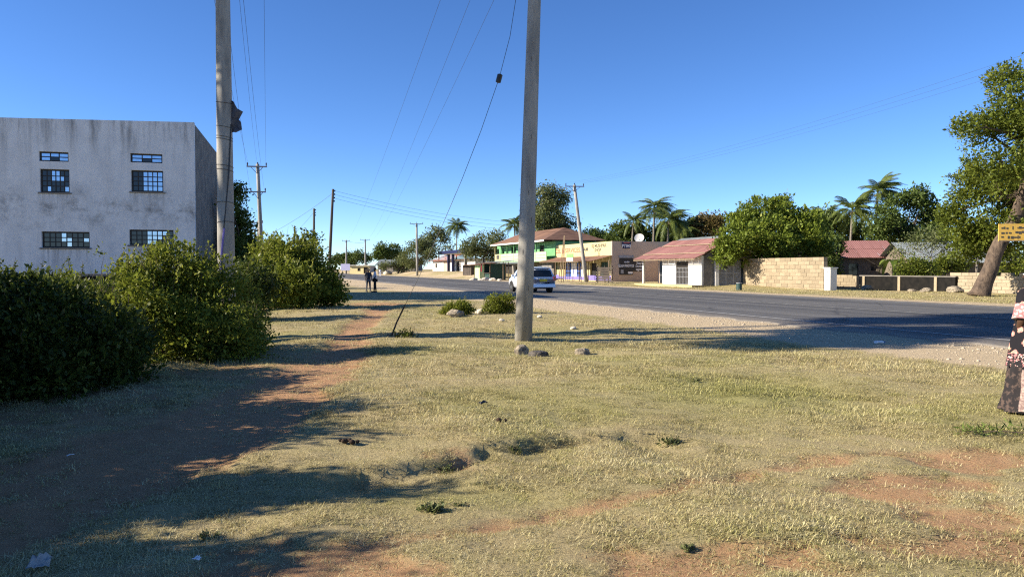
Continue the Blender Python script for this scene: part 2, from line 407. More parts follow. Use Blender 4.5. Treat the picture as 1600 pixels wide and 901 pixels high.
# ------------------------------------------------------------------ road (local x along, local y across = s)
def asphalt_material():
    m, n, p, out = newmat('worn_asphalt')
    tc = N(n, 'TexCoord').outputs['Object']; sx = N(n, 'SeparateXYZ'); n.links.new(tc, sx.inputs[0])
    fine = noise(n, 45, 6, .8); 
    c = mix(n, ramp(n, fine, [(.3, 0), (.72, 1)]), (.050, .049, .049), (.112, .109, .104))
    lanes = noise(n, .8, 3, .5, stretch=(.02, 1.1, 1))
    c = mix(n, ramp(n, lanes, [(.32, 0), (.66, .75)]), c, (.15, .143, .132))
    pat = noise(n, .25, 5, .6, stretch=(.25, 1, 1))
    c = mix(n, ramp(n, pat, [(.48, 0), (.62, .6)]), c, (.052, .052, .053))
    vc = N(n, 'TexVoronoi', feature='DISTANCE_TO_EDGE'); vc.inputs['Scale'].default_value = .22
    wv = N(n, 'TexNoise'); wv.inputs['Scale'].default_value = 1.3; wv.inputs['Detail'].default_value = 6; n.links.new(tc, wv.inputs['Vector'])
    n.links.new(mix(n, .55, tc, wv.outputs['Color'], 'ADD'), vc.inputs['Vector'])
    c = mix(n, ramp(n, vc.outputs['Distance'], [(.0, .75), (.012, 0)]), c, (.03, .03, .03))
    # wheel tracks, paler where tyres polish the stone
    wt = N(n, 'Math', operation='SINE'); wm_ = N(n, 'Math', operation='MULTIPLY'); wm_.inputs[1].default_value = 2 * math.pi / 2.25; n.links.new(sx.outputs[1], wm_.inputs[0]); n.links.new(wm_.outputs[0], wt.inputs[0])
    c = mix(n, ramp(n, wt.outputs[0], [(.2, 0), (1.0, .28)]), c, (.15, .145, .135))
    # drifted sand
    c = mix(n, ramp(n, noise(n, .6, 8, .75, stretch=(.4, 1, 1)), [(.60, 0), (.80, .5)]), c, (.30, .24, .165))
    # dusty gravelled margins near the edges of the tarmac
    def edge(a, b):
        r = N(n, 'MapRange'); r.inputs[1].default_value = a; r.inputs[2].default_value = b; n.links.new(sx.outputs[1], r.inputs[0]); return r.outputs[0]
    e1 = edge(15.75, 14.3); 
    mm = N(n, 'Math', operation='MULTIPLY'); n.links.new(e1, mm.inputs[0]); n.links.new(ramp(n, noise(n, 5, 8, .8), [(.25, .25), (.6, 1)]), mm.inputs[1])
    c = mix(n, mm.outputs[0], c, mix(n, ramp(n, noise(n, 70, 3, .7), [(.4, 0), (.65, 1)]), (.15, .135, .115), (.38, .32, .24)))
    e2 = edge(29.2, 30.2)
    m2 = N(n, 'Math', operation='MULTIPLY'); n.links.new(e2, m2.inputs[0]); n.links.new(ramp(n, noise(n, 5, 8, .8), [(.25, .2), (.6, 1)]), m2.inputs[1])
    c = mix(n, m2.outputs[0], c, (.36, .28, .19))
    n.links.new(c, p.inputs['Base Color']); setp(p, rough=.82, spec=.25)
    bump(n, p, noise(n, 120, 4, .8), .5, .008)
    return m
M['asphalt'] = asphalt_material()
def worn_line(name, c):
    m, n, p, out = newmat(name)
    col = mix(n, ramp(n, noise(n, 7, 9, .8, stretch=(.35, 1, 1)), [(.48, 0), (.72, 1)]), c, (.16, .155, .15))
    n.links.new(col, p.inputs['Base Color']); setp(p, rough=.8, spec=.2); return m
M['line'] = worn_line('worn_white_marking', (.40, .39, .37)); M['line_y'] = worn_line('worn_centre_marking', (.40, .38, .33))
# local frame of the road: x = -DD, y = ND
road_root_rot = ROAD_ROT
def road_sheet(name, mat, s0, s1, x0, x1, z, parent=None, jag=0, nseg=1):
    mb = MB(); r = random.Random(5)
    X = [x0 + (x1 - x0) * i / nseg for i in range(nseg + 1)]
    top0 = [(x, s0 + (r.uniform(-jag, jag) if jag else 0), z) for x in X]; top1 = [(x, s1 + (r.uniform(-jag, jag) * .5 if jag else 0), z) for x in X]
    low0 = [(x, p[1] - .12, -.03) for x, p in zip(X, top0)]; low1 = [(x, p[1] + .12, -.03) for x, p in zip(X, top1)]
    n = nseg + 1; mb.v = low0 + top0 + top1 + low1
    for i in range(nseg):
        for k in range(3 if parent is None else 1):
            k2 = k if parent is None else 1
            mb.f.append((k2 * n + i, k2 * n + i + 1, (k2 + 1) * n + i + 1, (k2 + 1) * n + i))
    return mb.build(name, mat, parent)
road = road_sheet('road', M['asphalt'], 14.35, 30.0, -900, 80, .035, None, .24, 1960)
road.rotation_euler = (0, 0, ROAD_ROT); tag(road, kind='structure')
road_sheet('edge_line', M['line'], 15.67, 15.81, -900, 80, .040, road)
mbf = MB()
road_sheet('edge_line', M['line'], 28.88, 29.08, -900, 80, .040, road)
road_sheet('centre_line', M['line_y'], 22.43, 22.57, -900, 80, .040, road)
for k, t0 in enumerate((52, 54.4, 57.2)):       # faded cross bars of paint by the car
    pass
# two pale worn bars of paint beside the car
for (t0, s0) in ((58.0, 24.6), (58.0, 26.1)):
    mb = MB(); mb.quad((-t0, s0, .040), (-t0 + 7, s0, .040), (-t0 + 7, s0 + .5, .040), (-t0, s0 + .5, .040)); mb.build('faded_marking', M['line_y'], road)

# gravel on the near shoulder: tiny stones, one mass
rg = np.random.RandomState(11)
K = 5200
tt = rg.uniform(-6, 42, K) ; ss = np.where(rg.rand(K) < .55, rg.uniform(13.2, 14.6, K), rg.uniform(11.2, 14.4, K))
P0 = np.outer(ss, np.array(ND)) + np.outer(tt, np.array(DD))
sz = rg.uniform(.008, .022, K) * (1 + 1.2 * (rg.rand(K) < .06))
octa = np.array([(1, 0, 0), (0, 1, 0), (-1, 0, 0), (0, -1, 0), (0, 0, .7), (0, 0, -.5)])
oq = np.array([(0, 1, 4), (1, 2, 4), (2, 3, 4), (3, 0, 4), (1, 0, 5), (2, 1, 5), (3, 2, 5), (0, 3, 5)])
an = rg.uniform(0, 6.28, K)
R = np.stack([np.cos(an), -np.sin(an), np.sin(an), np.cos(an)], 1).reshape(K, 2, 2)
V = np.einsum('kij,vj->kvi', R, octa[:, :2]) * sz[:, None, None]
V = np.concatenate([V, np.repeat(octa[None, :, 2:3], K, 0) * sz[:, None, None]], 2) + (P0 + np.array([0, 0, .004]))[:, None, :]
M['gravel'] = pmat('pale_gravel', (.52, .44, .33), (.30, .25, .19), 12, .9, 0)
gv = link('gravel', np_mesh('gravel', V.reshape(-1, 3), (oq[None] + 6 * np.arange(K)[:, None, None]).reshape(-1, 3)), M['gravel'])
tag(gv, 'loose pale gravel scattered along the sandy road shoulder', 'gravel', kind='stuff')

# ------------------------------------------------------------------ grass (instanced tufts, one mass)
def grass_material():
    m, n, p, out = newmat('dry_grass_blades')
    geo = N(n, 'NewGeometry'); oi = N(n, 'ObjectInfo'); at = N(n, 'Attribute', attribute_name='rnd')
    lowf = noise(n, .9, 4, .6, vec=geo.outputs['Position'])
    g = N(n, 'Attribute', attribute_name='gmask', attribute_type='INSTANCER')
    mx = N(n, 'Math', operation='ADD'); n.links.new(at.outputs['Fac'], mx.inputs[0])
    mr = N(n, 'MapRange'); mr.inputs[1].default_value = .3; mr.inputs[2].default_value = .7; mr.inputs[3].default_value = -.22; mr.inputs[4].default_value = .22
    n.links.new(lowf, mr.inputs[0]); n.links.new(mr.outputs[0], mx.inputs[1])
    dry = ramp(n, mx.outputs[0], [(.0, (.13, .10, .045)), (.30, (.40, .315, .15)), (.62, (.56, .475, .25)), (1.0, (.74, .66, .41))])
    grn = ramp(n, mx.outputs[0], [(.0, (.11, .12, .03)), (.5, (.32, .315, .09)), (1.0, (.60, .55, .21))])
    c = mix(n, g.outputs['Fac'], dry, grn)
    n.links.new(c, p.inputs['Base Color']); setp(p, rough=.7, spec=.2)
    t = N(n, 'BsdfTranslucent'); n.links.new(c, t.inputs[0])
    ms = N(n, 'MixShader'); ms.inputs[0].default_value = .25
    n.links.new(p.outputs[0], ms.inputs[1]); n.links.new(t.outputs[0], ms.inputs[2]); n.links.new(ms.outputs[0], out.inputs[0])
    return m
M['grass'] = grass_material()
def tuft(seed, nb, rad, ln, flat):
    r = np.random.RandomState(seed); V = []; Q = []; A = []
    for k in range(nb):
        a = r.uniform(0, 6.28); rr = rad * math.sqrt(r.rand()); bx, by = rr * math.cos(a), rr * math.sin(a)
        h = ln * r.uniform(.45, 1.25); da = r.uniform(0, 6.28); lean = min(1.25, r.uniform(.25, 1.0) * flat)
        dx, dy = math.cos(da), math.sin(da); wx, wy = -dy, dx; wd = r.uniform(.0012, .0030)
        c = r.rand()
        prev = None
        for i, u in enumerate((0, .5, 1.0)):
            out = lean * h * u ** 1.4; up = h * (.25 + .75 * (k % 3 == 0)) * u * math.sqrt(max(.08, 1 - (lean * .8 * u) ** 2))
            ww = wd * (1 - .85 * u)
            V += [(bx + dx * out - wx * ww, by + dy * out - wy * ww, up), (bx + dx * out + wx * ww, by + dy * out + wy * ww, up)]; A += [c * .88 + .12 * u] * 2
            b = len(V) - 2
            if prev is not None: Q.append((prev, prev + 1, b + 1, b))
            prev = b
    m = np_mesh('tuft', V, Q, {'rnd': A}); m.materials.append(M['grass']); return m
tcol = bpy.data.collections.new('grass_tufts')
for k in range(7):
    tm = tuft(100 + k, 44, .080, .022 + .0036 * k, 1.6); to = bpy.data.objects.new('tuft', tm); tcol.objects.link(to)
for k in range(2):                                 # long dry stems lying flat
    tm = tuft(140 + k, 7, .12, .11, 1.6); tm.transform(Matrix.Diagonal((1, 1, .3, 1))); to = bpy.data.objects.new('tuft', tm); tcol.objects.link(to)
def scatter(rs, x0, x1, y0, y1, dens):
    n_ = int((x1 - x0) * (y1 - y0) * dens); x = rs.uniform(x0, x1, n_); y = rs.uniform(y0, y1, n_)
    return x, y
rs = np.random.RandomState(77); PX = []; PY = []; PS = []
for (y0, y1, dens, sc) in ((2.6, 5.5, 700, .85), (5.5, 8, 520, .95), (8, 11, 340, 1.15), (11, 16, 170, 1.5), (16, 24, 60, 1.6), (24, 36, 20, 2.2)):
    x, y = scatter(rs, -.76 * y1 - .6, .76 * y1 + .6, y0, y1, dens)
    cover = (1 - .86 * dirt_mask(x, y) ** 1.5) * (1 - sand_mask(x, y) ** .5) * (to_s(x, y) < 11.6)
    cover = cover * np.clip(.72 + .5 * wob(x, y, 71, 2.0) + .55 * wob(x, y, 72, 9), .06, 1)
    k = (rs.rand(len(x)) < cover)
    PX.append(x[k]); PY.append(y[k]); PS.append(np.full(k.sum(), sc))
# verge beyond the road
vt = rs.uniform(20, 75, 5000); vsn = 32.3 + rs.rand(5000) ** 1.2 * 12
q = np.outer(vsn, np.array(ND)) + np.outer(vt, np.array(DD))
k = rs.rand(len(q)) < (1 - sand_mask(q[:, 0], q[:, 1]))
PX.append(q[k, 0]); PY.append(q[k, 1]); PS.append(np.full(k.sum(), 3.0))
PX = np.concatenate(PX); PY = np.concatenate(PY); PS = np.concatenate(PS)
PS = PS * (.75 + .5 * rs.rand(len(PS))) * np.clip(1 + .3 * wob(PX, PY, 73, 1.3), .65, 1.35)
PZ = height(PX, PY) - .004
gmask = np.clip(green_mask(PX, PY) * .85 + .08 + .5 * (rs.rand(len(PX)) < .26), 0, 1)
pm = bpy.data.meshes.new('grass'); pm.vertices.add(len(PX)); pm.vertices.foreach_set('co', np.stack([PX, PY, PZ], 1).astype(np.float32).ravel())
for nm_, av in (('tscale', PS), ('gmask', gmask), ('trot', rs.uniform(0, 6.28, len(PX)))):
    a = pm.attributes.new(nm_, 'FLOAT', 'POINT'); a.data.foreach_set('value', av.astype(np.float32))
grass = link('grass', pm, M['grass']); tag(grass, 'short dry straw coloured grass covering the roadside lawn', 'grass', kind='stuff')
ng = bpy.data.node_groups.new('scatter_grass', 'GeometryNodeTree')
ng.interface.new_socket('Geometry', in_out='INPUT', socket_type='NodeSocketGeometry'); ng.interface.new_socket('Geometry', in_out='OUTPUT', socket_type='NodeSocketGeometry')
gi = ng.nodes.new('NodeGroupInput'); go = ng.nodes.new('NodeGroupOutput')
ci = ng.nodes.new('GeometryNodeCollectionInfo'); ci.inputs['Collection'].default_value = tcol; ci.inputs['Separate Children'].default_value = True; ci.inputs['Reset Children'].default_value = True
ip = ng.nodes.new('GeometryNodeInstanceOnPoints'); ip.inputs['Pick Instance'].default_value = True
def named(nm_):
    x = ng.nodes.new('GeometryNodeInputNamedAttribute'); x.data_type = 'FLOAT'; x.inputs['Name'].default_value = nm_; return x.outputs[0]
cx = ng.nodes.new('ShaderNodeCombineXYZ'); ng.links.new(named('trot'), cx.inputs[2])
ng.links.new(gi.outputs[0], ip.inputs['Points']); ng.links.new(ci.outputs[0], ip.inputs['Instance'])
ng.links.new(cx.outputs[0], ip.inputs['Rotation']); ng.links.new(named('tscale'), ip.inputs['Scale'])
ng.links.new(ip.outputs[0], go.inputs[0])
md = grass.modifiers.new('scatter', 'NODES'); md.node_group = ng
# ------------------------------------------------------------------ foliage
def unit(v): return v / np.maximum(np.linalg.norm(v, axis=1, keepdims=True), 1e-9)
def leaves_np(rs, blobs, n_cl, per, rc, leaf, aspect=.5, up=.35, shell=.62, gap=0.0, gapf=1.2, droop=0.0, zmin=None):
    B = np.array(blobs, float)                   # x y z rx ry rz
    wts = (B[:, 3] * B[:, 4] + B[:, 3] * B[:, 5] + B[:, 4] * B[:, 5]); wts /= wts.sum()
    n0 = int(n_cl * (1.9 if gap else 1.0))
    bi = rs.choice(len(B), n0, p=wts)
    d = unit(rs.normal(size=(n0, 3)))
    rad = shell + (1 - shell) * rs.rand(n0) ** .5
    rad = np.where(rs.rand(n0) < .22, rad * rs.rand(n0) ** .4, rad) * (1 + .17 * rs.normal(size=n0))
    c = B[bi, :3] + d * B[bi, 3:6] * rad[:, None]
    if gap:
        ph = rs.uniform(0, 6.28, 6)
        f = np.sin(c[:, 0] * gapf + ph[0] + 1.5 * np.sin(c[:, 2] * gapf * .7 + ph[1])) + np.sin(c[:, 1] * gapf * 1.2 + ph[2] + np.sin(c[:, 0] * gapf + ph[3])) + np.sin(c[:, 2] * gapf * 1.4 + ph[4] + np.sin(c[:, 1] * gapf + ph[5]))
        k = f > np.quantile(f, gap * .5); k &= rs.rand(n0) < n_cl / max(k.sum(), 1); c = c[k]; d = d[k]
    if zmin is not None:
        k = c[:, 2] > zmin; c = c[k]; d = d[k]
    n = len(c)
    cr = rs.rand(n)
    pos = np.repeat(c, per, 0) + rs.normal(size=(n * per, 3)) * rc * np.array([1, 1, .75])
    dirv = unit(np.repeat(d, per, 0) * .7 + rs.normal(size=(n * per, 3)) * .8 + np.array([0, 0, up - droop]))
    side = unit(np.cross(dirv, unit(rs.normal(size=(n * per, 3)) + np.array([0, 0, 1.2]))))
    L = leaf * rs.uniform(.45, 1.45, (n * per, 1)) * np.repeat(rs.uniform(.75, 1.3, n), per)[:, None]; W = L * aspect * .5
    nrm = np.cross(side, dirv)
    p0 = pos; p2 = pos + dirv * L + np.array([0, 0, -1]) * L * droop * .5; mid = pos + dirv * L * .45 + nrm * L * .08
    V = np.stack([p0, mid - side * W, p2, mid + side * W], 1).reshape(-1, 3)
    Q = np.arange(n * per * 4).reshape(-1, 4)
    rv = np.clip(np.repeat(cr, per) * .55 + rs.rand(n * per) * .45, 0, 1)
    return V, Q, np.repeat(rv, 4)

def limb_tubes(mb, rng, start, r0, ends, n=7):
    for e, r1 in ends:
        s = Vector(start); e = Vector(e); L = (e - s).length
        pts = []; rad = []
        off = Vector((rng.uniform(-1, 1), rng.uniform(-1, 1), rng.uniform(-.2, .7))) * L * .13
        for i in range(6):
            u = i / 5; pts.append(s.lerp(e, u) + off * math.sin(u * math.pi) + Vector((rng.uniform(-1, 1), rng.uniform(-1, 1), 0)) * L * .02)
            rad.append(r0 * (1 - u) + r1 * u)
        mb.tube(pts, rad, n)
        for k in range(3):
            b = pts[2 + k]; q = b + Vector((rng.uniform(-1, 1), rng.uniform(-1, 1), rng.uniform(-.1, .9))).normalized() * L * rng.uniform(.25, .45)
            mb.tube([b, b.lerp(q, .5) + Vector((0, 0, L * .02)), q], [rad[2 + k] * .55, rad[2 + k] * .35, r1 * .4], 5)

def tree(name, label, cat, x, y, trunk, blobs, leaf_mat, bark=None, group=None, n_cl=700, per=14, rc=.25, leaf=.2, aspect=.5, gap=.3, gapf=1.2, seed=1, up=.35, shell=.62, droop=0, z=None, limbs=True, trunk_n=10):
    """trunk: [(dx,dy,z,r)...]; blobs relative to the base"""
    z = hz(x, y) - .05 if z is None else z
    root = thing(name, label, cat, (x, y, z), 0, group)
    rng = random.Random(seed); rs = np.random.RandomState(seed)
    mb = MB(); mb.tube([t[:3] for t in trunk], [t[3] for t in trunk], trunk_n)
    top = trunk[-1]
    if limbs:
        for b in blobs:
            if b[2] < top[2] * .62: continue
            k = trunk[-1] if b[2] > top[2] else trunk[max(len(trunk) - 2, 0)]
            limb_tubes(mb, rng, k[:3], k[3] * .5, [((b[0], b[1], b[2]), max(k[3] * .12, .015))])
    if trunk_n >= 14:                               # lumpy, fluted old trunk
        q = random.Random(seed); V0 = []
        for (x_, y_, z_) in mb.v:
            f_ = .10 * math.sin(5.1 * x_ + 3.3 * y_ + 2.2 * z_) + .08 * math.sin(9 * y_ - 4 * z_ + 1) + .05 * math.sin(13 * x_ + 7 * z_); V0.append((x_ + f_ * .6, y_ + f_ * .5, z_ + q.uniform(-.02, .02)))
        mb.v = V0
    mb.build('trunk', bark or M['bark'], root, smooth=True)
    V, Q, rv = leaves_np(rs, blobs, n_cl, per, rc, leaf, aspect, up, shell, gap, gapf, droop)
    link('crown', np_mesh('crown', V, Q, {'rnd': rv}), leaf_mat, root)
    return root

def blob_crown(seed, cx, cz, R, H, n, rmin=.32, rmax=.55, flat=1.0):
    r = random.Random(seed); out = []
    for i in range(n):
        a = i * 2.39996 + r.uniform(-.4, .4); u = math.sqrt((i + .5) / n)
        rr = R * r.uniform(rmin, rmax); z = cz + H * (.75 * (1 - u ** 2) * r.uniform(.5, 1.1) - .35 * u * r.random())
        out.append((cx + math.cos(a) * R * u * .72, math.sin(a) * R * u * .72, z, rr, rr, rr * .8 * flat))
    return out

# ---- hedge bushes at left: stems plus thousands of small leaves
def bush(label, x, y, blobs, seed, n_cl, per=16, rc=.09, leaf=.055, mat='leaf_hedge', shoots=20, group='bushes of the hedge at left', name='hedge_bush', shoot_h=.5, stems=14, stem_r=1.0):
    root = thing(name, label, 'bush', (x, y, hz(x, y) - .03), 0, group)
    rs = np.random.RandomState(seed); rng = random.Random(seed)
    mb = MB()
    for k in range(stems):
        b = blobs[k % len(blobs)]
        e = Vector((b[0] + rng.uniform(-.7, .7) * b[3], b[1] + rng.uniform(-.7, .7) * b[4], b[2] + rng.uniform(-.2, .8) * b[5]))
        s = Vector((b[0] * .6 + rng.uniform(-.15, .15) * min(1, stem_r * 2), b[1] * .6 + rng.uniform(-.15, .15) * min(1, stem_r * 2), 0))
        m_ = s.lerp(e, .5) + Vector((rng.uniform(-.1, .1), rng.uniform(-.1, .1), .1)) * min(1, stem_r * 2)
        mb.tube([s, m_, e], [.03 * stem_r, .018 * stem_r, .005 * stem_r], 5)
    V, Q, rv = leaves_np(rs, blobs, n_cl, per, rc, leaf, .55, .45, .55, .25, 2.2, zmin=.03)
    Vs = [V]; Qs = [Q]; Rs = [rv]; nv = len(V)
    for k in range(shoots):                        # upright shoots that break the outline
        b = blobs[rng.randrange(len(blobs))]
        a = rng.uniform(0, 6.28); u = rng.uniform(0, .9)
        p0 = Vector((b[0] + math.cos(a) * b[3] * u, b[1] + math.sin(a) * b[4] * u, b[2] + b[5] * math.sqrt(max(0, 1 - u * u)) * .85))
        h = shoot_h * rng.uniform(.4, 1.15); tip = p0 + Vector((rng.uniform(-.35, .35) * h, rng.uniform(-.35, .35) * h, h))
        mid = p0.lerp(tip, .55) + Vector((rng.uniform(-.05, .05), 0, 0)); mb.tube([p0, mid, tip], [.006 * min(1, stem_r * 3), .0045 * min(1, stem_r * 3), .002], 4)
        if k % 4 == 3: continue                    # bare dead twig
        nl = int(26 * h / .4) + 6; uu = rs.rand(nl)
        c = np.array(p0)[None] * (1 - uu[:, None]) + np.array(tip)[None] * uu[:, None]
        d = unit(rs.normal(size=(nl, 3)) + np.array([0, 0, .5])); sd = unit(np.cross(d, rs.normal(size=(nl, 3)) + np.array([0, 0, 1])))
        L = leaf * rs.uniform(.6, 1.2, (nl, 1)) * (1.1 - .4 * uu[:, None]); mdp = c + d * L * .45
        VV = np.stack([c, mdp - sd * L * .27, c + d * L, mdp + sd * L * .27], 1).reshape(-1, 3)
        Vs.append(VV); Qs.append(np.arange(nl * 4).reshape(-1, 4) + nv); nv += nl * 4; Rs.append(np.repeat(.45 + .55 * rs.rand(nl), 4))
    tag(mb.build('stems', M['stem'], root), kind='stuff')
    link('foliage', np_mesh('foliage', np.concatenate(Vs), np.concatenate(Qs), {'rnd': np.concatenate(Rs)}), M[mat], root)
    return root

# ---- palms: shared frond meshes, every frond a part
def frond_mesh(seed, L=3.2, nl=26, sweep=.35, drop=1.0):
    r = np.random.RandomState(seed); V = []; Q = []; A = []
    def rach(u): return np.array([L * (u - .12 * drop * u ** 2), L * .10 * sweep * math.sin(u * 2.2), L * (.34 * u - .62 * drop * u ** 2.1)])
    prev = None
    for i in range(13):
        u = i / 12; p = rach(u); wd = .045 * (1 - .8 * u); V += [tuple(p + (0, wd, 0)), tuple(p - (0, wd, 0))]; A += [.75] * 2
        b = len(V) - 2
        if prev is not None: Q.append((prev, prev + 1, b + 1, b))
        prev = b
    for s in (-1, 1):
        for i in range(nl):
            u = .14 + .84 * (i + r.rand() * .6) / nl; p = rach(u); tg = rach(min(u + .02, 1)) - rach(u - .02); tg /= np.linalg.norm(tg)
            ll = L * (.25 * math.sin(math.pi * (.15 + .8 * u)) + .05) * r.uniform(.8, 1.1)
            d = tg * .75 + np.array([0, s * .85, -.30 - .25 * r.rand()]); d /= np.linalg.norm(d); m_ = p + d * ll * .5; e = p + d * ll + np.array([0, 0, -ll * .28])
            wv = tg * .040
            V += [tuple(p - wv), tuple(p + wv), tuple(m_ + wv * 1.1), tuple(m_ - wv * 1.1), tuple(e)]; b = len(V) - 5; c = r.rand() * .8; A += [c] * 5
            Q += [(b, b + 1, b + 2, b + 3)]; Q += [(b + 3, b + 2, b + 4, b + 4)]
    Q4 = [q for q in Q if len(set(q)) == 4]; T = [q[:3] for q in Q if len(set(q)) == 3]
    m = bpy.data.meshes.new('frond'); m.from_pydata([tuple(map(float, v)) for v in V], [], Q4 + T)
    a = m.attributes.new('rnd', 'FLOAT', 'POINT'); a.data.foreach_set('value', A); m.update(); m.materials.append(M['palm_leaf']); return m
FROND = [frond_mesh(k, drop=d) for k, d in ((1, 1.1), (2, 1.4), (3, 1.7), (4, .8))]
def palm(label, x, y, h, scale=1.0, lean=(0, 0), n=20, seed=1, wind=.35, group='coconut palms behind the shops'):
    root = thing('coconut_palm', label, 'palm tree', (x, y, hz(x, y) - .05), 0, group); r = random.Random(seed)
    mb = MB(); pts = []; rad = []
    for i in range(9):
        u = i / 8; pts.append((lean[0] * u ** 1.6, lean[1] * u ** 1.6, h * u)); rad.append((.20 - .08 * u) * (1.25 if i == 0 else 1))
    mb.tube(pts, rad, 9); mb.build('trunk', M['palm_trunk'], root, smooth=True)
    for i in range(n):
        o = bpy.data.objects.new('frond', FROND[r.randrange(4)]); COL.objects.link(o); o.parent = root
        lev = i / n; az = i * 2.39996 + r.uniform(-.3, .3); az += wind * math.sin(az - math.pi)
        pitch = math.radians(-62 + 88 * lev + r.uniform(-9, 9))
        o.location = (pts[-1][0], pts[-1][1], h - .05 + .12 * (1 - lev)); o.rotation_euler = (r.uniform(-.25, .25), pitch, az); k = scale * r.uniform(.85, 1.1); o.scale = (k, k, k)
    mb = MB()
    for k in range(5):
        a = k * 1.26; c = Vector((pts[-1][0] + .25 * math.cos(a), pts[-1][1] + .25 * math.sin(a), h - .35)); mb.tube([c + Vector((0, 0, .14)), c + Vector((0, 0, .07)), c, c - Vector((0, 0, .08)), c - Vector((0, 0, .14))], [.03, .10, .12, .09, .02], 7)
    mb.build('coconuts', M['plinth'], root, smooth=True)
    return root
# ------------------------------------------------------------------ building helpers
def holed_wall(mb, x0, x1, z0, ztop, holes, th=.25, y=0.0):
    """wall in the local xz plane, front at y, holes = [(xa,xb,za,zb)], ztop(x) gives the top"""
    zt = ztop if callable(ztop) else (lambda x: ztop)
    xb = sorted({x0, x1, *[h[0] for h in holes], *[h[1] for h in holes]}); zb = sorted({z0, *[h[2] for h in holes], *[h[3] for h in holes]})
    for i in range(len(xb) - 1):
        for j in range(len(zb)):
            a, b = xb[i], xb[i + 1]; lo = zb[j]; last = j == len(zb) - 1
            hiA = zt(a) if last else zb[j + 1]; hiB = zt(b) if last else zb[j + 1]
            cx, cz = (a + b) / 2, (lo + min(hiA, hiB)) / 2
            if any(h[0] < cx < h[1] and h[2] < cz < h[3] for h in holes): continue
            mb.quad((a, y, lo), (b, y, lo), (b, y, hiB), (a, y, hiA)); mb.quad((b, y + th, lo), (a, y + th, lo), (a, y + th, hiA), (b, y + th, hiB))
            if last: mb.quad((a, y, hiA), (b, y, hiB), (b, y + th, hiB), (a, y + th, hiA))
    for (a, b, c, d) in holes:
        mb.quad((a, y, c), (a, y + th, c), (a, y + th, d), (a, y, d)); mb.quad((b, y + th, c), (b, y, c), (b, y, d), (b, y + th, d))
        mb.quad((a, y + th, c), (a, y, c), (b, y, c), (b, y + th, c)); mb.quad((a, y, d), (a, y + th, d), (b, y + th, d), (b, y, d))
    mb.quad((x0, y + th, z0), (x0, y, z0), (x0, y, zt(x0)), (x0, y + th, zt(x0))); mb.quad((x1, y, z0), (x1, y + th, z0), (x1, y + th, zt(x1)), (x1, y, zt(x1)))

_corr = {}
def corr_mesh(wd, ln, mat, pitch=.19, amp=.022):
    key = (round(wd, 3), round(ln, 3), mat.name)
    if key not in _corr:
        n = max(4, int(wd / pitch) * 4); mb = MB()
        for i in range(n + 1):
            x = wd * i / n; z = amp * math.sin(2 * math.pi * x / (wd / max(1, int(wd / pitch)))); mb.v += [(x, 0, z), (x, ln, z)]
        mb.f = [(2 * i, 2 * i + 2, 2 * i + 3, 2 * i + 1) for i in range(n)]
        m = mb.mesh('roof_sheet'); m.materials.append(mat); m.polygons.foreach_set('use_smooth', [True] * len(m.polygons)); _corr[key] = m
    return _corr[key]
def sheets(parent, mat, x0, x1, ya, za, yb, zb, wd=1.0, tiers=1, jit=.01, rng=None, name='roof_sheet'):
    """corrugated sheets from the eave line (ya,za) up to (yb,zb), each a part"""
    rng = rng or random.Random(3); nsh = max(1, round((x1 - x0) / wd)); w_ = (x1 - x0) / nsh
    L = math.hypot(yb - ya, zb - za); pit = math.atan2(zb - za, yb - ya)
    for k in range(tiers):
        u0 = k / tiers; ln = L / tiers + (.12 if k < tiers - 1 else 0)
        m = corr_mesh(w_ * .985, ln, mat)
        for i in range(nsh):
            o = bpy.data.objects.new(name, m); COL.objects.link(o); o.parent = parent
            o.location = (x0 + i * w_, ya + (yb - ya) * u0 + rng.uniform(-jit, jit), za + (zb - za) * u0 + .03 * k + rng.uniform(0, jit) + .004 * (i % 2)); o.rotation_euler = (pit, 0, 0)

def text(parent, body, size, loc, mat, rot=(math.pi / 2, 0, 0), name='lettering', shear=0, sx=1.0):
    c = bpy.data.curves.new(name, 'FONT'); c.body = body; c.size = size; c.align_x = 'CENTER'; c.align_y = 'CENTER'; c.extrude = .004; c.offset = size * .022; c.shear = shear; c.resolution_u = 3
    t_ = bpy.data.objects.new('text', c); m = bpy.data.meshes.new_from_object(t_); bpy.data.objects.remove(t_); bpy.data.curves.remove(c); m.materials.clear(); m.materials.append(mat)
    o = bpy.data.objects.new(name, m); COL.objects.link(o); o.parent = parent; o.location = loc; o.rotation_euler = rot; o.scale = (sx, 1, 1)
    return o

def window(parent, xa, xb, za, zb, y, cols, rows, dark=(), fw=.045, frame=None, glass=None, mull=.03, depth=.05):
    mb = MB()
    mb.box(xa, xa + fw, y, y + depth, za, zb); mb.box(xb - fw, xb, y, y + depth, za, zb); mb.box(xa + fw, xb - fw, y, y + depth, za, za + fw); mb.box(xa + fw, xb - fw, y, y + depth, zb - fw, zb)
    cx = [xa + fw + (xb - xa - 2 * fw) * i / cols for i in range(cols + 1)]; cz = [za + fw + (zb - za - 2 * fw) * i / rows for i in range(rows + 1)]
    for x in cx[1:-1]: mb.box(x - mull / 2, x + mull / 2, y + .004, y + depth - .004, za + fw, zb - fw)
    for z in cz[1:-1]: mb.box(xa + fw, xb - fw, y + .006, y + depth - .006, z - mull / 2, z + mull / 2)
    wn = mb.build('window', frame or M['dark_steel'], parent)
    for i in range(cols):
        for j in range(rows):
            p = MB().box(cx[i] + .002, cx[i + 1] - .002, y + .018, y + .026, cz[j] + .002, cz[j + 1] - .002)
            p.build('pane', M['glass_dark'] if (i, j) in dark else (glass or M['glass_sky']), wn)
    return wn

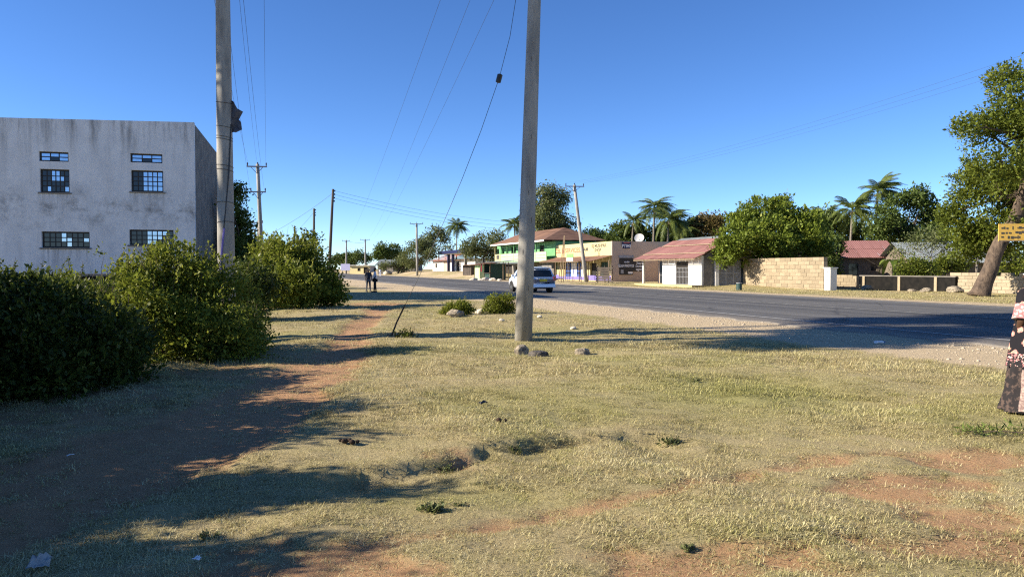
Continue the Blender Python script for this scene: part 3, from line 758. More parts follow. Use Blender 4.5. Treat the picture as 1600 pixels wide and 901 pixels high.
# ------------------------------------------------------------------ large white building at left
def stained_plaster():
    m, n, p, out = newmat('stained_white_plaster')
    tc = N(n, 'TexCoord').outputs['Object']; sx = N(n, 'SeparateXYZ'); n.links.new(tc, sx.inputs[0])
    base = mix(n, ramp(n, noise(n, .9, 6, .65), [(.35, 0), (.7, 1)]), (.66, .675, .70), (.54, .555, .585))
    streak = ramp(n, noise(n, 1.0, 8, .75, stretch=(1.9, 1.9, .22)), [(.47, 0), (.64, 1)])
    blot = ramp(n, noise(n, .8, 9, .78), [(.47, 0), (.62, 1)])
    def band(z0, wd):
        a = N(n, 'Math', operation='SUBTRACT'); n.links.new(sx.outputs[2], a.inputs[0]); a.inputs[1].default_value = z0
        b = N(n, 'Math', operation='ABSOLUTE'); n.links.new(a.outputs[0], b.inputs[0])
        r = N(n, 'MapRange'); r.inputs[1].default_value = wd; r.inputs[2].default_value = 0; n.links.new(b.outputs[0], r.inputs[0]); return r.outputs[0]
    t1 = mix(n, band(8.8, 2.4), 0.0, streak); t2 = mix(n, band(4.5, 1.5), 0.0, blot); t3 = mix(n, .2, 0.0, streak)
    mx = mix(n, 1.0, mix(n, 1.0, t1, t2, 'LIGHTEN'), t3, 'LIGHTEN')
    for (xa, xb, za, zb) in [(h[0] - .1, h[1] + .1, h[2] - 1.5, h[2]) for h in STAINS]:
        def edge(o, a, b):
            r = N(n, 'MapRange'); r.inputs[1].default_value = a; r.inputs[2].default_value = b; n.links.new(sx.outputs[o], r.inputs[0]); return r.outputs[0]
        e = mix(n, 1.0, mix(n, 1.0, edge(0, xa - .1, xa + .15), edge(0, xb + .1, xb - .15), 'MULTIPLY'), mix(n, 1.0, edge(2, za, zb), edge(2, zb + .05, zb), 'MULTIPLY'), 'MULTIPLY')
        drip = ramp(n, noise(n, 1.0, 7, .75, stretch=(6, 6, .35)), [(.42, 0), (.62, .8)])
        mx = mix(n, 1.0, mx, mix(n, e, 0.0, drip), 'LIGHTEN')
    c = mix(n, mx, base, (.235, .235, .235))
    n.links.new(c, p.inputs['Base Color']); setp(p, rough=.9, spec=.15); bump(n, p, noise(n, 12, 7, .7), .25, .02)
    return m
PHI = math.radians(15.5); CB = Vector((-15.9, 37.0))
wb = thing('white_building', 'tall stained white plaster building with barred windows behind the hedge', 'building', (CB.x, CB.y, 0), PHI)
def bl(px):
    r = (px - 800) / F_PX; c, s = math.cos(PHI), math.sin(PHI); return (r * CB.y - CB.x) / (c - r * s)
def bz(py, u): return gz(py, CB.y + u * math.sin(PHI))
WINS = [(64, 110, 238, 253, 3, 2, [(1, 0)]), (65, 111, 265, 301, 6, 4, [(0, 0), (0, 1), (0, 2), (0, 3), (1, 1), (1, 2), (2, 0), (2, 1), (3, 1), (4, 1), (1, 3), (4, 3), (5, 3), (5, 1), (5, 2), (4, 0), (3, 0)]),
        (206, 256, 241, 255, 3, 2, [(1, 0)]), (207, 257, 267, 300, 6, 4, [(0, 0), (0, 1), (0, 2), (0, 3), (1, 0), (1, 1), (1, 2), (1, 3)]),
        (66, 141, 362, 387, 8, 3, [(i, j) for i in (0, 1, 2, 5, 6) for j in range(3)] + [(7, 0), (7, 2), (3, 0), (4, 2)]), (203, 272, 359, 383, 8, 3, [(i, j) for i in (0, 1, 2, 7) for j in range(3)] + [(6, 1), (5, 0), (6, 0)])]
holes = []; specs = []
for (xa, xb, ya, yb, c, r_, dk) in WINS:
    ua, ub = bl(xa), bl(xb); za, zb = bz(yb, (ua + ub) / 2), bz(ya, (ua + ub) / 2); holes.append((ua, ub, za, zb)); specs.append((ua, ub, za, zb, c, r_, dk))
STAINS = [holes[1], holes[3], holes[4], holes[5]]; M['plaster'] = stained_plaster()
mb = MB(); holed_wall(mb, -24, 0, -.2, lambda x: 8.92 + .026 * x, holes, .28); mb.build('front_wall', M['plaster'], wb)
mb = MB(); mb.box(-.25, -.004, .284, 13.0, -.2, 8.86); mb.build('side_wall', M['grey_render'], wb)
mb = MB(); mb.box(-24, -.26, 12.75, 13.0, -.2, 8.4); mb.box(-24, -23.75, .284, 12.74, -.2, 8.25); mb.box(-23.74, -.26, .29, 12.74, 4.3, 4.5); mb.box(-23.74, -.26, .29, 12.74, 8.05, 8.2); mb.build('rear_walls_and_slabs', M['grey_render'], wb)
for sp in specs: window(wb, *sp[:4], .15, sp[4], sp[5], set(sp[6]), fw=.07, mull=.045)
for sp in specs[1::2] + specs[4:5]:
    mb = MB(); mb.box(sp[0] - .08, sp[1] + .08, -.05, .055, sp[2] - .07, sp[2] - .004); mb.build('sill', M['grey_render'], wb)
lw = thing('boundary_wall', 'low dark stone boundary wall between hedge and white building', 'wall', (gx(170, 27), 27, 0), PHI)
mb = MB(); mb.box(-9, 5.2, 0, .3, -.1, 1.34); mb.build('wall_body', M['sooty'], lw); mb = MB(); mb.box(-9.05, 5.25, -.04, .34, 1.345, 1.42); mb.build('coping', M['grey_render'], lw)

# ------------------------------------------------------------------ buildings across the road
def froot(name, label, cat, s, t, z=0.0, rz=ROAD_ROT): return thing(name, label, cat, tuple(st(s, t, z)), rz)

# white shop house with red roof
S0, T0 = 36.7, 64.1
hs = froot('shop_house', 'small white roadside house with red iron roof and barred door', 'house', S0, T0)
lx = lambda px, s=S0, t0=T0: t0 - t_of(px, s)
L = lx(1096); xd0, xd1 = lx(1056), lx(1075); xw = lx(1035)
mb = MB(); mb.box(lx(991, S0 - 1.1), lx(1081, S0 - 1.1), -1.1, -.003, -.1, .20); mb.box(-.2, L, 0, 5.5, -.1, .197); mb.build('porch_slab', M['plinth'], hs, bevel=.015)
mb = MB(); holed_wall(mb, xw, L, .2, 2.72, [(xd0, xd1, .2001, 2.25)], .2); mb.build('front_wall', M['white_paint'], hs)
mb = MB(); mb.box(L - .2, L - .003, .203, 5.5, .2, 2.7); mb.prism([(.203, 2.702), (5.5, 2.702), (2.9, 4.15)], 'x', L - .2, L - .003); mb.build('side_wall', M['grey_render'], hs)
mb = MB(); mb.box(0, .2, 1.6, 5.5, .2, 2.7); mb.box(.2, L - .2, 5.3, 5.5, .2, 2.7); mb.box(.203, xw + .2, 1.6, 1.8, .2, 2.7); mb.box(xw, xw + .2, .203, 1.597, .2, 2.7); mb.build('inner_walls', M['taupe'], hs)
mb = MB(); mb.box(lx(1004), lx(1004) + .2, -.02, .18, .2, 2.6); mb.build('veranda_post', M['white_paint'], hs)
for (a, b, mt) in ((1010, 1016, 'black_paint'), (1018, 1029, 'grey_render'), (1029.5, 1035, 'black_paint')):
    mb = MB(); mb.box(lx(a), lx(b), 1.50, 1.595, .2, 2.3, 0); dp = mb.build('door', M[mt], hs)
    MB().box(lx(a) + .05, lx(b) - .05, 1.485, 1.499, .95, 1.0).build('rail', M['steel'], dp)
mb = MB(); mb.box(xd0 + .01, xd1 - .01, .10, .13, .21, 2.24); dr = mb.build('barred_door', M['interior'], hs)
for k in range(9):
    x = xd0 + .06 + (xd1 - xd0 - .12) * k / 8; MB().bar((x, .07, .22), (x, .07, 1.72), .025).build('bar', M['mesh_grey'], dr)
for z in (.24, .9, 1.3, 1.7): MB().bar((xd0 + .02, .055, z), (xd1 - .02, .055, z), .022).build('rail', M['mesh_grey'], dr)
xe0, xe1 = lx(990, S0 - .9) , L + .35
sheets(hs, M['red_roof'], xe0, xe1, -.95, 2.52, .25, 2.98, .95); sheets(hs, M['red_roof'], xe0 + .15, xe1 + .02, .12, 3.02, 1.95, 3.78, .95); sheets(hs, M['red_roof'], xe0 + .9, xe1 + .04, 1.85, 3.84, 3.0, 4.36, .95)
sheets(hs, M['red_roof'], xe0 + .9, xe1 + .04, 6.2, 2.9, 3.05, 4.36, 1.5)
for (y, z, a) in ((.10, 3.0, .15), (1.84, 3.815, .9)):
    MB().box(xe0 + a - .05, xe1 + .03, y - .03, y, z - .02, z + .03).build('lap_flashing', M['mortar'], hs)
mb = MB()
for k in range(8):
    x = xe0 + .3 + (xe1 - xe0 - .6) * k / 7; mb.bar((x, -.92, 2.46), (x, 2.9, 3.95), .06, .09)
mb.build('rafters', M['timber'], hs)
MB().box(xe0, xe1, -.93, -.90, 2.38, 2.47).build('fascia', M['timber'], hs)

# cream shop row with taupe end wall
S1, T1 = 42.6, 101.0
ys_ = froot('shop_row', 'cream shop row with painted parapet, rusty awning and taupe end wall', 'building', S1, T1)
l1 = lambda px, s=S1: T1 - t_of(px, s)
L1 = l1(955)
MB().box(0, L1, 0, .25, 3.05, 5.05).build('parapet', M['cream_paint'], ys_)
mb = MB(); holed_wall(mb, 0, L1, .35, 3.046, [(l1(862), l1(870), .351, 2.5), (l1(922), l1(932), .351, 2.4), (l1(938), l1(950), .351, 2.5)], .25); mb.build('front_wall', M['cream_paint'], ys_)
MB().box(.02, L1 - .02, .30, .6, .3, 2.6).build('dark_interior', M['interior'], ys_)
mb = MB(); mb.box(0, L1 + .04, -.9, .3, -.1, .12); mb.build('plinth', M['plinth'], ys_); MB().box(0.01, L1 + .02, -.06, -.004, .125, .75).build('dado', M['purple'], ys_)
MB().box(L1 + .003, L1 + .25, -.02, 10.5, -.1, 5.06).build('end_wall', M['taupe'], ys_)
mb = MB(); mb.box(0, L1, 10.2, 10.5, 0, 4.6); mb.box(0, .25, .26, 10.19, 0, 4.6); mb.build('rear_wall', M['taupe'], ys_)
sheets(ys_, M['grey_roof'], .3, L1 - .1, .35, 4.45, 10.2, 4.25, 1.6)
for (a, b, mt) in ((885.5, 893, 'blue'), (893.6, 902, 'white_paint'), (903, 908.5, 'blue'), (909.5, 917, 'white_paint'), (874, 883, 'plinth')):
    p_ = MB().box(l1(a), l1(b), -.10, -.06, .55, 2.45).build('shop_door', M[mt], ys_)
    if mt == 'blue':
        for z in (.9, 1.4, 1.9): MB().box(l1(a) + .12, l1(b) - .12, -.125, -.101, z, z + .3).build('door_panel', M['navy'], p_)
    if a == 893.6: text(p_, 'E', 1.0, ((l1(a) + l1(b)) / 2, -.106, 1.2), M['blue'])
MB().box(l1(938) + .05, l1(950), .12, .2, .36, 2.45).build('green_door', M['dkgreen'], ys_)
sheets(ys_, M['rust_roof'], -.2, L1 - 5.2, -2.3, 2.62, -.004, 3.25, .95); sheets(ys_, M['rust_roof'], L1 - 5.15, L1 + .3, -2.9, 2.58, -.004, 3.28, .95)
for px in (868, 884, 905, 919, 951):
    x = l1(px, S1 - 2.1); MB().bar((x, -2.1, 0), (x, -2.1, 2.66), .10).build('awning_post', M['timber'], ys_)
MB().box(-.2, L1 + .3, -2.2, -2.12, 2.52, 2.6).build('awning_beam', M['timber'], ys_)
tx = lambda px, z, b, s, m, k=1.0: text(ys_, b, s, (l1(px), -.008, z), m, sx=k)
tx(883, 4.16, 'PARCEL & SERVICES...', .86, M['red_text'], 1.45); tx(864.5, 4.2, 'M', .8, M['dark_text'], 1.5); tx(915.5, 4.2, 'AM', .7, M['dark_text'], 1.3)
tx(935.5, 4.58, 'KJ MUSHPAK', .60, M['dark_text'], 1.25); tx(934, 4.02, 'SHOP', .60, M['dark_text'], 1.25)
# painted boards on the end wall (faces the near end of the road: local +x)
EX = L1 + .25
def ey(px):                                     # local y on the end wall for a picture column
    r = (px - 800) / F_PX; t = T1 - EX
    return (t * (r * DD.y - DD.x) / (ND.x - r * ND.y)) - S1
erot = (math.pi / 2, 0, math.pi / 2)
mb = MB(); mb.prism([(ey(971), 4.95), (ey(985.5), 4.95), (ey(983.5), 4.15), (ey(973), 4.15)], 'x', EX + .02, EX + .08); tb = mb.build('hanging_sign', M['navy'], ys_); text(tb, 'PTIMS', .55, (EX + .085, ey(978.2), 4.45), M['white_text'], erot, sx=.9)
MB().box(EX + .021, EX + .082, ey(974), ey(983), 4.82, 4.90).build('red_band', M['red_text'], tb)
for p_ in (969, 978, 987): MB().bar((EX + .03, ey(p_), 5.0), (EX + .3, ey(p_), 5.13), .05).build('lamp_bracket', M['dark_steel'], tb)
MB().box(EX + .02, EX + .06, ey(967.5), ey(989), .86, 2.98).build('black_signboard', M['black_paint'], ys_)
MB().box(EX + .018, EX + .09, ey(966.5), ey(989.8), 2.985, 3.25).build('roller_box', M['mesh_grey'], ys_)
text(ys_, 'GLAN PHOTOS', .46, (EX + .066, ey(978), 1.98), M['white_text'], erot, sx=.70)
text(ys_, 'studio', .30, (EX + .066, ey(979), 2.48), M['white_text'], erot)
MB().box(EX + .061, EX + .068, ey(981), ey(988), 1.0, 1.25).build('white_label', M['white_text'], ys_)
MB().box(EX + .061, EX + .068, ey(969.5), ey(974), 1.02, 1.5).build('picture_panel', M['mesh_grey'], ys_)
MB().box(EX + .02, EX + .05, ey(989.4), ey(1006), 1.3, 2.55).build('black_panel', M['black_paint'], ys_)
for k, b in enumerate(('Snap it', 'Develop', 'upgrade')): text(ys_, b, .42, (EX + .056, ey(999), 2.33 - .39 * k), M['white_text'], erot, sx=.8)
# satellite dish on the roof behind
sd = thing('satellite_dish', 'pale round satellite dish on the shop row roof', 'satellite dish', tuple(st(S1 + 4.6, T1 - L1 + 1.2, 4.75)), 0); sd.scale = (.62, .62, .62)
mb = MB(); ring = []; nd = 20; fd = Vector((-.25, -.85, .45)).normalized(); a_ = fd.cross(Vector((0, 0, 1))).normalized(); b_2 = a_.cross(fd)
for i in range(6):
    rr = 1.0 * i / 5
    for k in range(nd): an_ = 2 * math.pi * k / nd; q = a_ * math.cos(an_) * rr + b_2 * math.sin(an_) * rr - fd * (.30 * (1 - rr * rr)) + Vector((0, 0, 1.35)); mb.v.append(tuple(q))
for i in range(5):
    for k in range(nd): mb.f.append((i * nd + k, i * nd + (k + 1) % nd, (i + 1) * nd + (k + 1) % nd, (i + 1) * nd + k))
mb.build('dish', M['white_paint'], sd, smooth=True); MB().tube([(0, 0, 0), (0, 0, 1.1)], .05).build('mast', M['steel'], sd)
MB().tube([tuple(b_2 * -.95 + Vector((0, 0, 1.35))), tuple(fd * .75 + Vector((0, 0, 1.35)))], .02, 5).build('feed_arm', M['steel'], sd)
# plank fence at the shop corner
pf = froot('plank_fence', 'dark weathered plank fence at the corner of the cream shop', 'fence', 39.2, t_of(931, 39.2))
for k in range(9):
    MB().box(-.05 + .04 * (k % 3), 4.5 - .3 * (k % 4), -.02 - .012 * (k % 2), .02 - .012 * (k % 2), .12 + .19 * k, .12 + .19 * k + .15).build('plank', M['planks'], pf)
for x in (.3, 2.2, 4.0): MB().box(x, x + .12, .025, .12, -.1, 1.95).build('post', M['planks'], pf)
# small green board on a post, in front of the awning, and a stool stack
gb = froot('signboard', 'small green and white signboard on thin posts before the rusty awning', 'sign', 38.0, t_of(886, 38))
MB().box(-.1, 1.85, -.03, .03, 2.55, 3.0).build('lower_panel', M['white_paint'], gb); MB().box(-.1, 1.85, -.035, .035, 3.004, 3.5).build('upper_panel', M['sign_green'], gb)
for x in (.05, 1.65): MB().tube([(x, 0.06, -.1), (x, .06, 3.45)], .03, 6).build('post', M['steel'], gb)
for k, px in enumerate((877, 880.5, 889, 895, 908)):
    pp = froot('thin_post', ['thin wooden post left of the small green signboard', 'thin wooden post close to the parked car on the verge', 'thin wooden post under the small green signboard', 'thin wooden post before the blue shop door', 'thin dark post left of the leaning concrete pole'][k], 'post', 36.0, t_of(px, 36.0))
    mb = MB(); mb.tube([(0, 0, -.1), (.02, 0, .9), (.05 * (k % 2), 0, 1.6 + .3 * (k % 3))], [.045, .04, .035], 6); MB_o = mb.build('stake', M['timber'], pp)
for k in range(3):
    xx = t_of(866 + 3.5 * k, 37)
    tp = froot('ladder_pole', ['left', 'middle', 'right'][k] + 'most of three long poles leaning above the rusty awning', 'pole', 37.6, xx)
    MB().tube([(0, 0, 0), (.3 - .35 * k, .3, 3.0), (.6 - .6 * k, .5, 5.9)], [.05, .045, .04], 6).build('shaft', M['timber'], tp)

# green two storey building
S2, T2 = 41.0, 124.0
gb2 = froot('green_building', 'two storey green building with balcony and rusty hipped roof', 'building', S2, T2)
l2 = lambda px, s=S2: T2 - t_of(px, s)
L2 = T2 - 100.0
mb = MB(); holed_wall(mb, .6, L2, 3.0, 5.7, [(l2(777, S2 + 1.4), l2(780, S2 + 1.4), 3.5, 5.2), (l2(784.5, S2 + 1.4), l2(788, S2 + 1.4), 3.1, 5.2), (l2(791, S2 + 1.4), l2(794, S2 + 1.4), 3.4, 5.2), (l2(799, S2 + 1.4), l2(806, S2 + 1.4), 3.1, 5.3), (l2(843, S2 + 1.4), l2(850, S2 + 1.4), 3.1, 5.2)], .2, 1.4); mb.build('upper_wall', M['green'], gb2)
MB().box(.62, L2 - .02, 1.61, 1.9, 3.0, 5.6).build('dark_interior', M['interior'], gb2)
mb = MB(); holed_wall(mb, .3, L2, 0, 2.8, [(l2(785, S2 + 1.2), l2(800, S2 + 1.2), .1, 2.3), (l2(806, S2 + 1.2), l2(814, S2 + 1.2), .9, 2.0)], .2, 1.2); mb.build('lower_wall', M['grey_render'], gb2)
MB().box(.4, L2, 1.5, 2.2, 0, 2.7).build('shop_interior', M['interior'], gb2)
MB().box(0, L2, 0, 9.0, 2.80, 2.99).build('floor_slab', M['mint'], gb2)
MB().box(L2 - .2, L2 + .003, 1.41, 9.0, -.1, 2.79).build('end_wall_lower', M['green'], gb2); MB().box(L2 - .2, L2 + .003, 1.61, 9.0, 3.0, 5.7).build('end_wall_upper', M['green'], gb2)
xb_ = [0, 3.2, 6.5, 9.8, 13.1, 16.4, 19.7, L2]
for k in range(len(xb_) - 1):
    pa = MB().box(xb_[k] + .06, xb_[k + 1] - .06, .02, .10, 2.70, 4.15).build('balcony_panel', M['cream_paint'] if k == 0 else M['mint'], gb2)
    MB().box(xb_[k] + .3, xb_[k + 1] - .3, .004, .019, 3.62, 3.69).build('rib', M['green'], pa); MB().box(xb_[k] + .3, xb_[k + 1] - .3, .004, .019, 3.2, 3.26).build('rib', M['green'], pa)
    MB().box(xb_[k] - .06, xb_[k] + .06, 0, .14, 2.68, 5.72).build('balcony_post', M['green'] if k else M['cream_paint'], gb2)
MB().box(xb_[0] + .9, xb_[0] + 2.4, -.004, .004, 3.3, 4.0).build('painted_mark', M['dark_text'], gb2)
MB().box(-.5, L2 + .5, -.62, -.55, 5.62, 5.85).build('white_fascia', M['white_paint'], gb2); MB().box(-.57, -.5, -.62, 9.5, 5.62, 5.85).build('side_fascia', M['white_paint'], gb2)
sheets(gb2, M['rust_roof'], 2.6, L2 - 3.4, -.6, 5.86, 4.4, 7.9, 1.0); sheets(gb2, M['rust_roof'], 2.6, L2 - 3.4, 9.6, 5.86, 4.45, 7.9, 2.0)
for (xa, xb, s_) in ((2.6, -.55, 1), (L2 - 3.4, L2 + .55, 1)):
    mb = MB(); mb.add([(xa, -.6, 5.9), (xb, -.6, 5.86), (xa, 4.4, 7.92)], [(0, 1, 2)]); mb.add([(xb, -.6, 5.86), (xb, 9.6, 5.86), (xa, 4.4, 7.92)], [(0, 1, 2)]); mb.add([(xa, 9.6, 5.9), (xb, 9.6, 5.86), (xa, 4.4, 7.92)], [(0, 1, 2)]); mb.build('hip_end', M['rust_roof'], gb2)
sheets(gb2, M['grey_roof'], 6, L2 - 5, -2.6, 2.4, -.05, 2.75, 1.6)
for px in (790, 800, 812): MB().bar((l2(px), -2.4, 0), (l2(px), -2.4, 2.42), .10).build('veranda_post', M['timber'], gb2)

# kiosks
def kiosk(label, s, t, wd, dp, h, body, roofm, front=None, counter=None):
    k = froot('kiosk', label, 'kiosk', s, t, hz(*st(s, t)[:2]) - .03)
    n = max(2, round(wd / .5))
    if body:
        for i in range(n): MB().box(wd * i / n + .008, wd * (i + 1) / n - .008, -.03 if i % 2 else -.022, .02, 0, (1.0 if counter else h - .15)).build('board', M[body], k)
        mb = MB(); mb.box(wd - .04, wd, .024, dp, 0, h - .1); mb.box(0, .04, .024, dp, 0, h - .1); mb.box(.042, wd - .042, dp - .05, dp, 0, h - .15); mb.build('side_and_back', M[body], k)
    for x in (.06, wd - .06):
        for y in (.06, dp - .06): MB().bar((x, y - (.12 if y < 1 else -.12), 0), (x, y - (.12 if y < 1 else -.12), h), .09).build('post', M['timber'], k)
    sheets(k, M[roofm], -.4, wd + .4, -.9, h - .12, dp + .4, h + .2, .9)
    if counter: MB().box(-.02, wd + .02, -.25, .3, 1.004, 1.07).build('counter', M[counter], k)
    return k
kiosk('black board kiosk set back beside the sandy bank', 36.5, t_of(724, 36.5), 5.2, 3, 1.9, 'planks', 'rust_roof')
kiosk('mint and dark green kiosk with red cloth at roadside', 32.6, t_of(757, 32.6), 2.9, 2.2, 2.5, 'dkgreen', 'rust_roof', counter='planks')
kiosk('open timber stall with grey iron roof beside the dark green kiosk', 34.0, t_of(768, 34.0), 5.6, 2.6, 2.7, None, 'grey_roof')
kiosk('small mint shuttered kiosk left of the red cloth', 34.2, t_of(742, 34.2), 3.0, 2.2, 2.3, 'mint', 'rust_roof')
cl = froot('red_cloth', 'dark red cloth hanging beside the mint kiosk', 'cloth', 32.2, t_of(751, 32.2)); 
mb = MB()
for i in range(7): mb.v += [(i * .12, .05 * math.sin(i * 1.7), 1.2), (i * .12, .07 * math.sin(i * 1.7 + .5), 2.35)]
mb.f = [(2 * i, 2 * i + 2, 2 * i + 3, 2 * i + 1) for i in range(6)]; mb.build('sheet', pmat('dark_red_cloth', (.22, .03, .035), (.14, .02, .03), 6, .9, 0), cl); MB().tube([(-.1, .1, 0), (-.1, .1, 2.4)], .03, 6).build('pole', M['timber'], cl); MB().tube([(.8, .1, 0), (.8, .1, 2.4)], .03, 6).build('pole', M['timber'], cl)

# petrol station canopy and tiled house
Zf = 1.0
cn = froot('station_canopy', 'flat navy forecourt canopy on slim columns', 'canopy', 43.0, 174.0, Zf - .05)
MB().box(0, 24, 0, 7, 4.15, 4.85).build('fascia', M['navy'], cn); MB().box(.3, 23.7, .3, 6.7, 4.05, 4.14).build('soffit', M['white_paint'], cn)
for x in (5.5, 9.5, 20): MB().box(x, x + .55, .9, 1.45, 0, 4.04).build('column', M['navy'] if x < 20 else M['grey_render'], cn)
th = froot('tiled_house', 'low white house with red tiled roof behind the navy canopy', 'house', 47.0, 196.0, Zf - .05)
mb = MB(); holed_wall(mb, 0, 40, 0, 3.0, [(12, 17, .01, 2.5), (3, 5, .9, 2.1), (24, 27, .01, 2.4)], .3); mb.build('front_wall', M['white_paint'], th); MB().box(.1, 39.9, .35, .8, 0, 2.9).build('dark_interior', M['interior'], th)
MB().box(12.05, 16.95, .1, .2, .02, 2.45).build('garage_door', M['taupe'], th); MB().box(39.7, 40, .31, 9, 0, 3).build('end_wall', M['white_paint'], th)
for k in range(10):
    x0 = k * 4.0 + .0
    for j in range(6): MB().box(x0 - .3 + .003, x0 + 3.7 - .003, -1.2 + .9 * j, -.18 + .9 * j, 2.75 + .33 * j, 2.87 + .33 * j).build('tile_row', M['tile_roof'] if k < 5 else M['rust_roof'], th)
hs2 = thing('white_shed', 'tiny far cream shop with pale iron roof at the road end', 'shop', (gx(545, 236), 236, 0), ROAD_ROT + .9)
mb = MB(); holed_wall(mb, 0, 7.5, 0, 2.6, [(3.2, 4.3, .9, 1.9), (5.4, 6.9, .01, 2.1)], .2); mb.build('front_wall', M['cream_paint'], hs2); MB().box(.1, 7.4, .25, .5, 0, 2.5).build('dark_interior', M['interior'], hs2)
MB().box(-.4, 8, -.9, 4, 2.65, 2.8).build('roof', M['white_paint'], hs2); MB().box(7.3, 7.5, .21, 4, 0, 2.6).build('end_wall', M['taupe'], hs2)
gs = thing('far_house', 'far house with grey roof among the roadside trees', 'house', (gx(590, 205), 205, 0), ROAD_ROT + 1.0)
MB().box(0, 11, 0, 6, 0, 2.8).build('wall', M['grey_render'], gs); sheets(gs, M['grey_roof'], -.5, 11.5, -.6, 2.7, 3, 4.2, 2); sheets(gs, M['grey_roof'], -.5, 11.5, 6.6, 2.7, 3.02, 4.2, 2)
for x in (1.5, 4.6, 8): MB().box(x, x + 1.2, -.03, .01, 1, 2).build('window', M['black_paint'], gs)
rs_ = thing('road_sign', 'far pale lilac roadside board at the end of the road', 'sign', (gx(533, 190), 190, 0), ROAD_ROT + 1.1)
MB().box(0, 2.4, -.04, .04, 1.2, 2.9).build('panel', pmat('lilac_board', (.45, .42, .62), (.5, .48, .6), 2, .7, 0), rs_); MB().bar((.3, .08, 0), (.3, .08, 2.8), .1).build('post', M['steel'], rs_); MB().bar((2.1, .08, 0), (2.1, .08, 2.8), .1).build('post', M['steel'], rs_)

# houses behind the walls at right (ridge runs away from the road; the slope faces the camera)
HR = ROAD_ROT + math.pi / 2
def back_house(name, label, s, t, ln, dp, eave, ridge, wallm, roofm, wins, over=.6, rz=HR):
    h = froot(name, label, 'house', s, t, 0, rz)      # local x = away from the road, local y = along the road
    mb = MB(); holed_wall(mb, 0, ln, 0, eave, wins, .25); mb.build('front_wall', M[wallm], h)
    mb = MB(); mb.box(0, .25, .26, dp, 0, eave); mb.box(ln - .25, ln, .26, dp, 0, eave); mb.box(.26, ln - .26, dp - .25, dp, 0, eave); mb.prism([(.3, eave + .002), (dp, eave + .002), (dp / 2, ridge - .15)], 'x', .0, .2); mb.build('other_walls', M[wallm], h)
    MB().box(.3, ln - .3, .28, .6, 0, eave - .1).build('dark_interior', M['interior'], h)
    sheets(h, M[roofm], -over, ln + over, -over, eave - .15, dp / 2, ridge, 1.1, 2); sheets(h, M[roofm], -over, ln + over, dp + over, eave - .15, dp / 2 + .03, ridge, 2.2)
    for (a, b, c, d) in wins:
        if c > .3: window(h, a, b, c, d, .08, 2, 2, {(0, 0), (1, 1), (0, 1), (1, 0)}, fw=.05)
    return h
p1 = Vector((gx(1306, 80), 80)); s_, t_ = to_s(*p1), to_t(*p1)
back_house('stone_house', 'brown stone house with faded red iron roof behind the walls', s_, t_, 5.8, 7.0, 2.95, 4.75, 'dk_stone', 'red_roof', [(1.3, 2.3, .9, 2.2), (3.6, 4.2, 1.4, 2.1), (5.0, 5.7, .01, 2.2)], .7, -.12)
p1 = Vector((gx(1428, 72), 72)); s_, t_ = to_s(*p1), to_t(*p1)
back_house('iron_roofed_house', 'long low house with pale corrugated iron roof behind the roadside tree', s_, t_, 9.6, 8.0, 2.35, 4.3, 'dk_stone', 'grey_roof', [(2, 3, .9, 1.9), (7, 8, .9, 1.9)], rz=-.10)
# house behind the shop row: only its pale roof shows
bh = froot('rear_house', 'pale iron roof showing above the taupe end wall', 'house', 50.0, 84.0)
MB().box(0, 22, 0, 8, 0, 3.9).build('wall', M['taupe'], bh); sheets(bh, M['grey_roof'], -.5, 22.5, -.5, 3.85, 4, 5.6, 1.3); sheets(bh, M['grey_roof'], -.5, 22.5, 8.5, 3.85, 4.03, 5.6, 2.6)

# ------------------------------------------------------------------ stone walls, gate
def block_wall(root, x0, x1, h, th, courses, bw, mat, core, seed, top_jag=0, missing=0.0, ragged=0):
    r = random.Random(seed); ch = h / courses
    MB().box(x0 + .03, x1 - .03, .035, th - .02, -.3, h - ch * (1.0 if top_jag else .3)).build('core', core, root)
    shapes = []
    for k in range(5):
        mb = MB(); j = lambda: r.uniform(-.018, .018)
        w_, h_ = .5, .5
        vs_ = [(-w_ + j(), 0 + j() * .5, -h_ + j()), (w_ + j(), j() * .5, -h_ + j()), (w_ + j(), 1, -h_ + j()), (-w_ + j(), 1, -h_ + j()), (-w_ + j(), j() * .5, h_ + j()), (w_ + j(), j() * .5, h_ + j()), (w_ + j(), 1, h_ + j()), (-w_ + j(), 1, h_ + j())]
        mb.add(vs_, [(0, 3, 2, 1), (4, 5, 6, 7), (0, 1, 5, 4), (1, 2, 6, 5), (2, 3, 7, 6), (3, 0, 4, 7)])
        m = mb.mesh('block'); m.materials.append(mat); shapes.append(m)
    for c in range(courses):
        x = x0 + (bw * .5 * (c % 2)); xx = x0
        end = x1 - (ragged * (c / courses) * r.uniform(.5, 1.2) if ragged else 0)
        edges = [x0] + [x0 + bw * (.5 if c % 2 else 1) + bw * i * 1.0 + r.uniform(-.06, .06) for i in range(int((x1 - x0) / bw))] + [x1]
        edges = [e for e in edges if e <= end + .01]; edges = sorted(set(edges))
        if edges[-1] < end - .15: edges.append(end)
        for a, b in zip(edges[:-1], edges[1:]):
            if b - a < .1: continue
            if c == courses - 1 and top_jag and r.random() < top_jag: continue
            o = bpy.data.objects.new('block', shapes[r.randrange(5)]); COL.objects.link(o); o.parent = root
            o.location = ((a + b) / 2, r.uniform(-.012, .014), ch * (c + .5)); o.scale = (b - a - .025, th, ch - .022)
SW = 40.4; tl, tr = t_of(1161, SW), t_of(1287, SW)
sw = froot('stone_wall', 'tall coral stone block wall under the big green tree', 'wall', SW, tl, .14)
block_wall(sw, 0, tl - tr, 2.35, .35, 8, .62, M['coral'], M['mortar'], 4, .04)
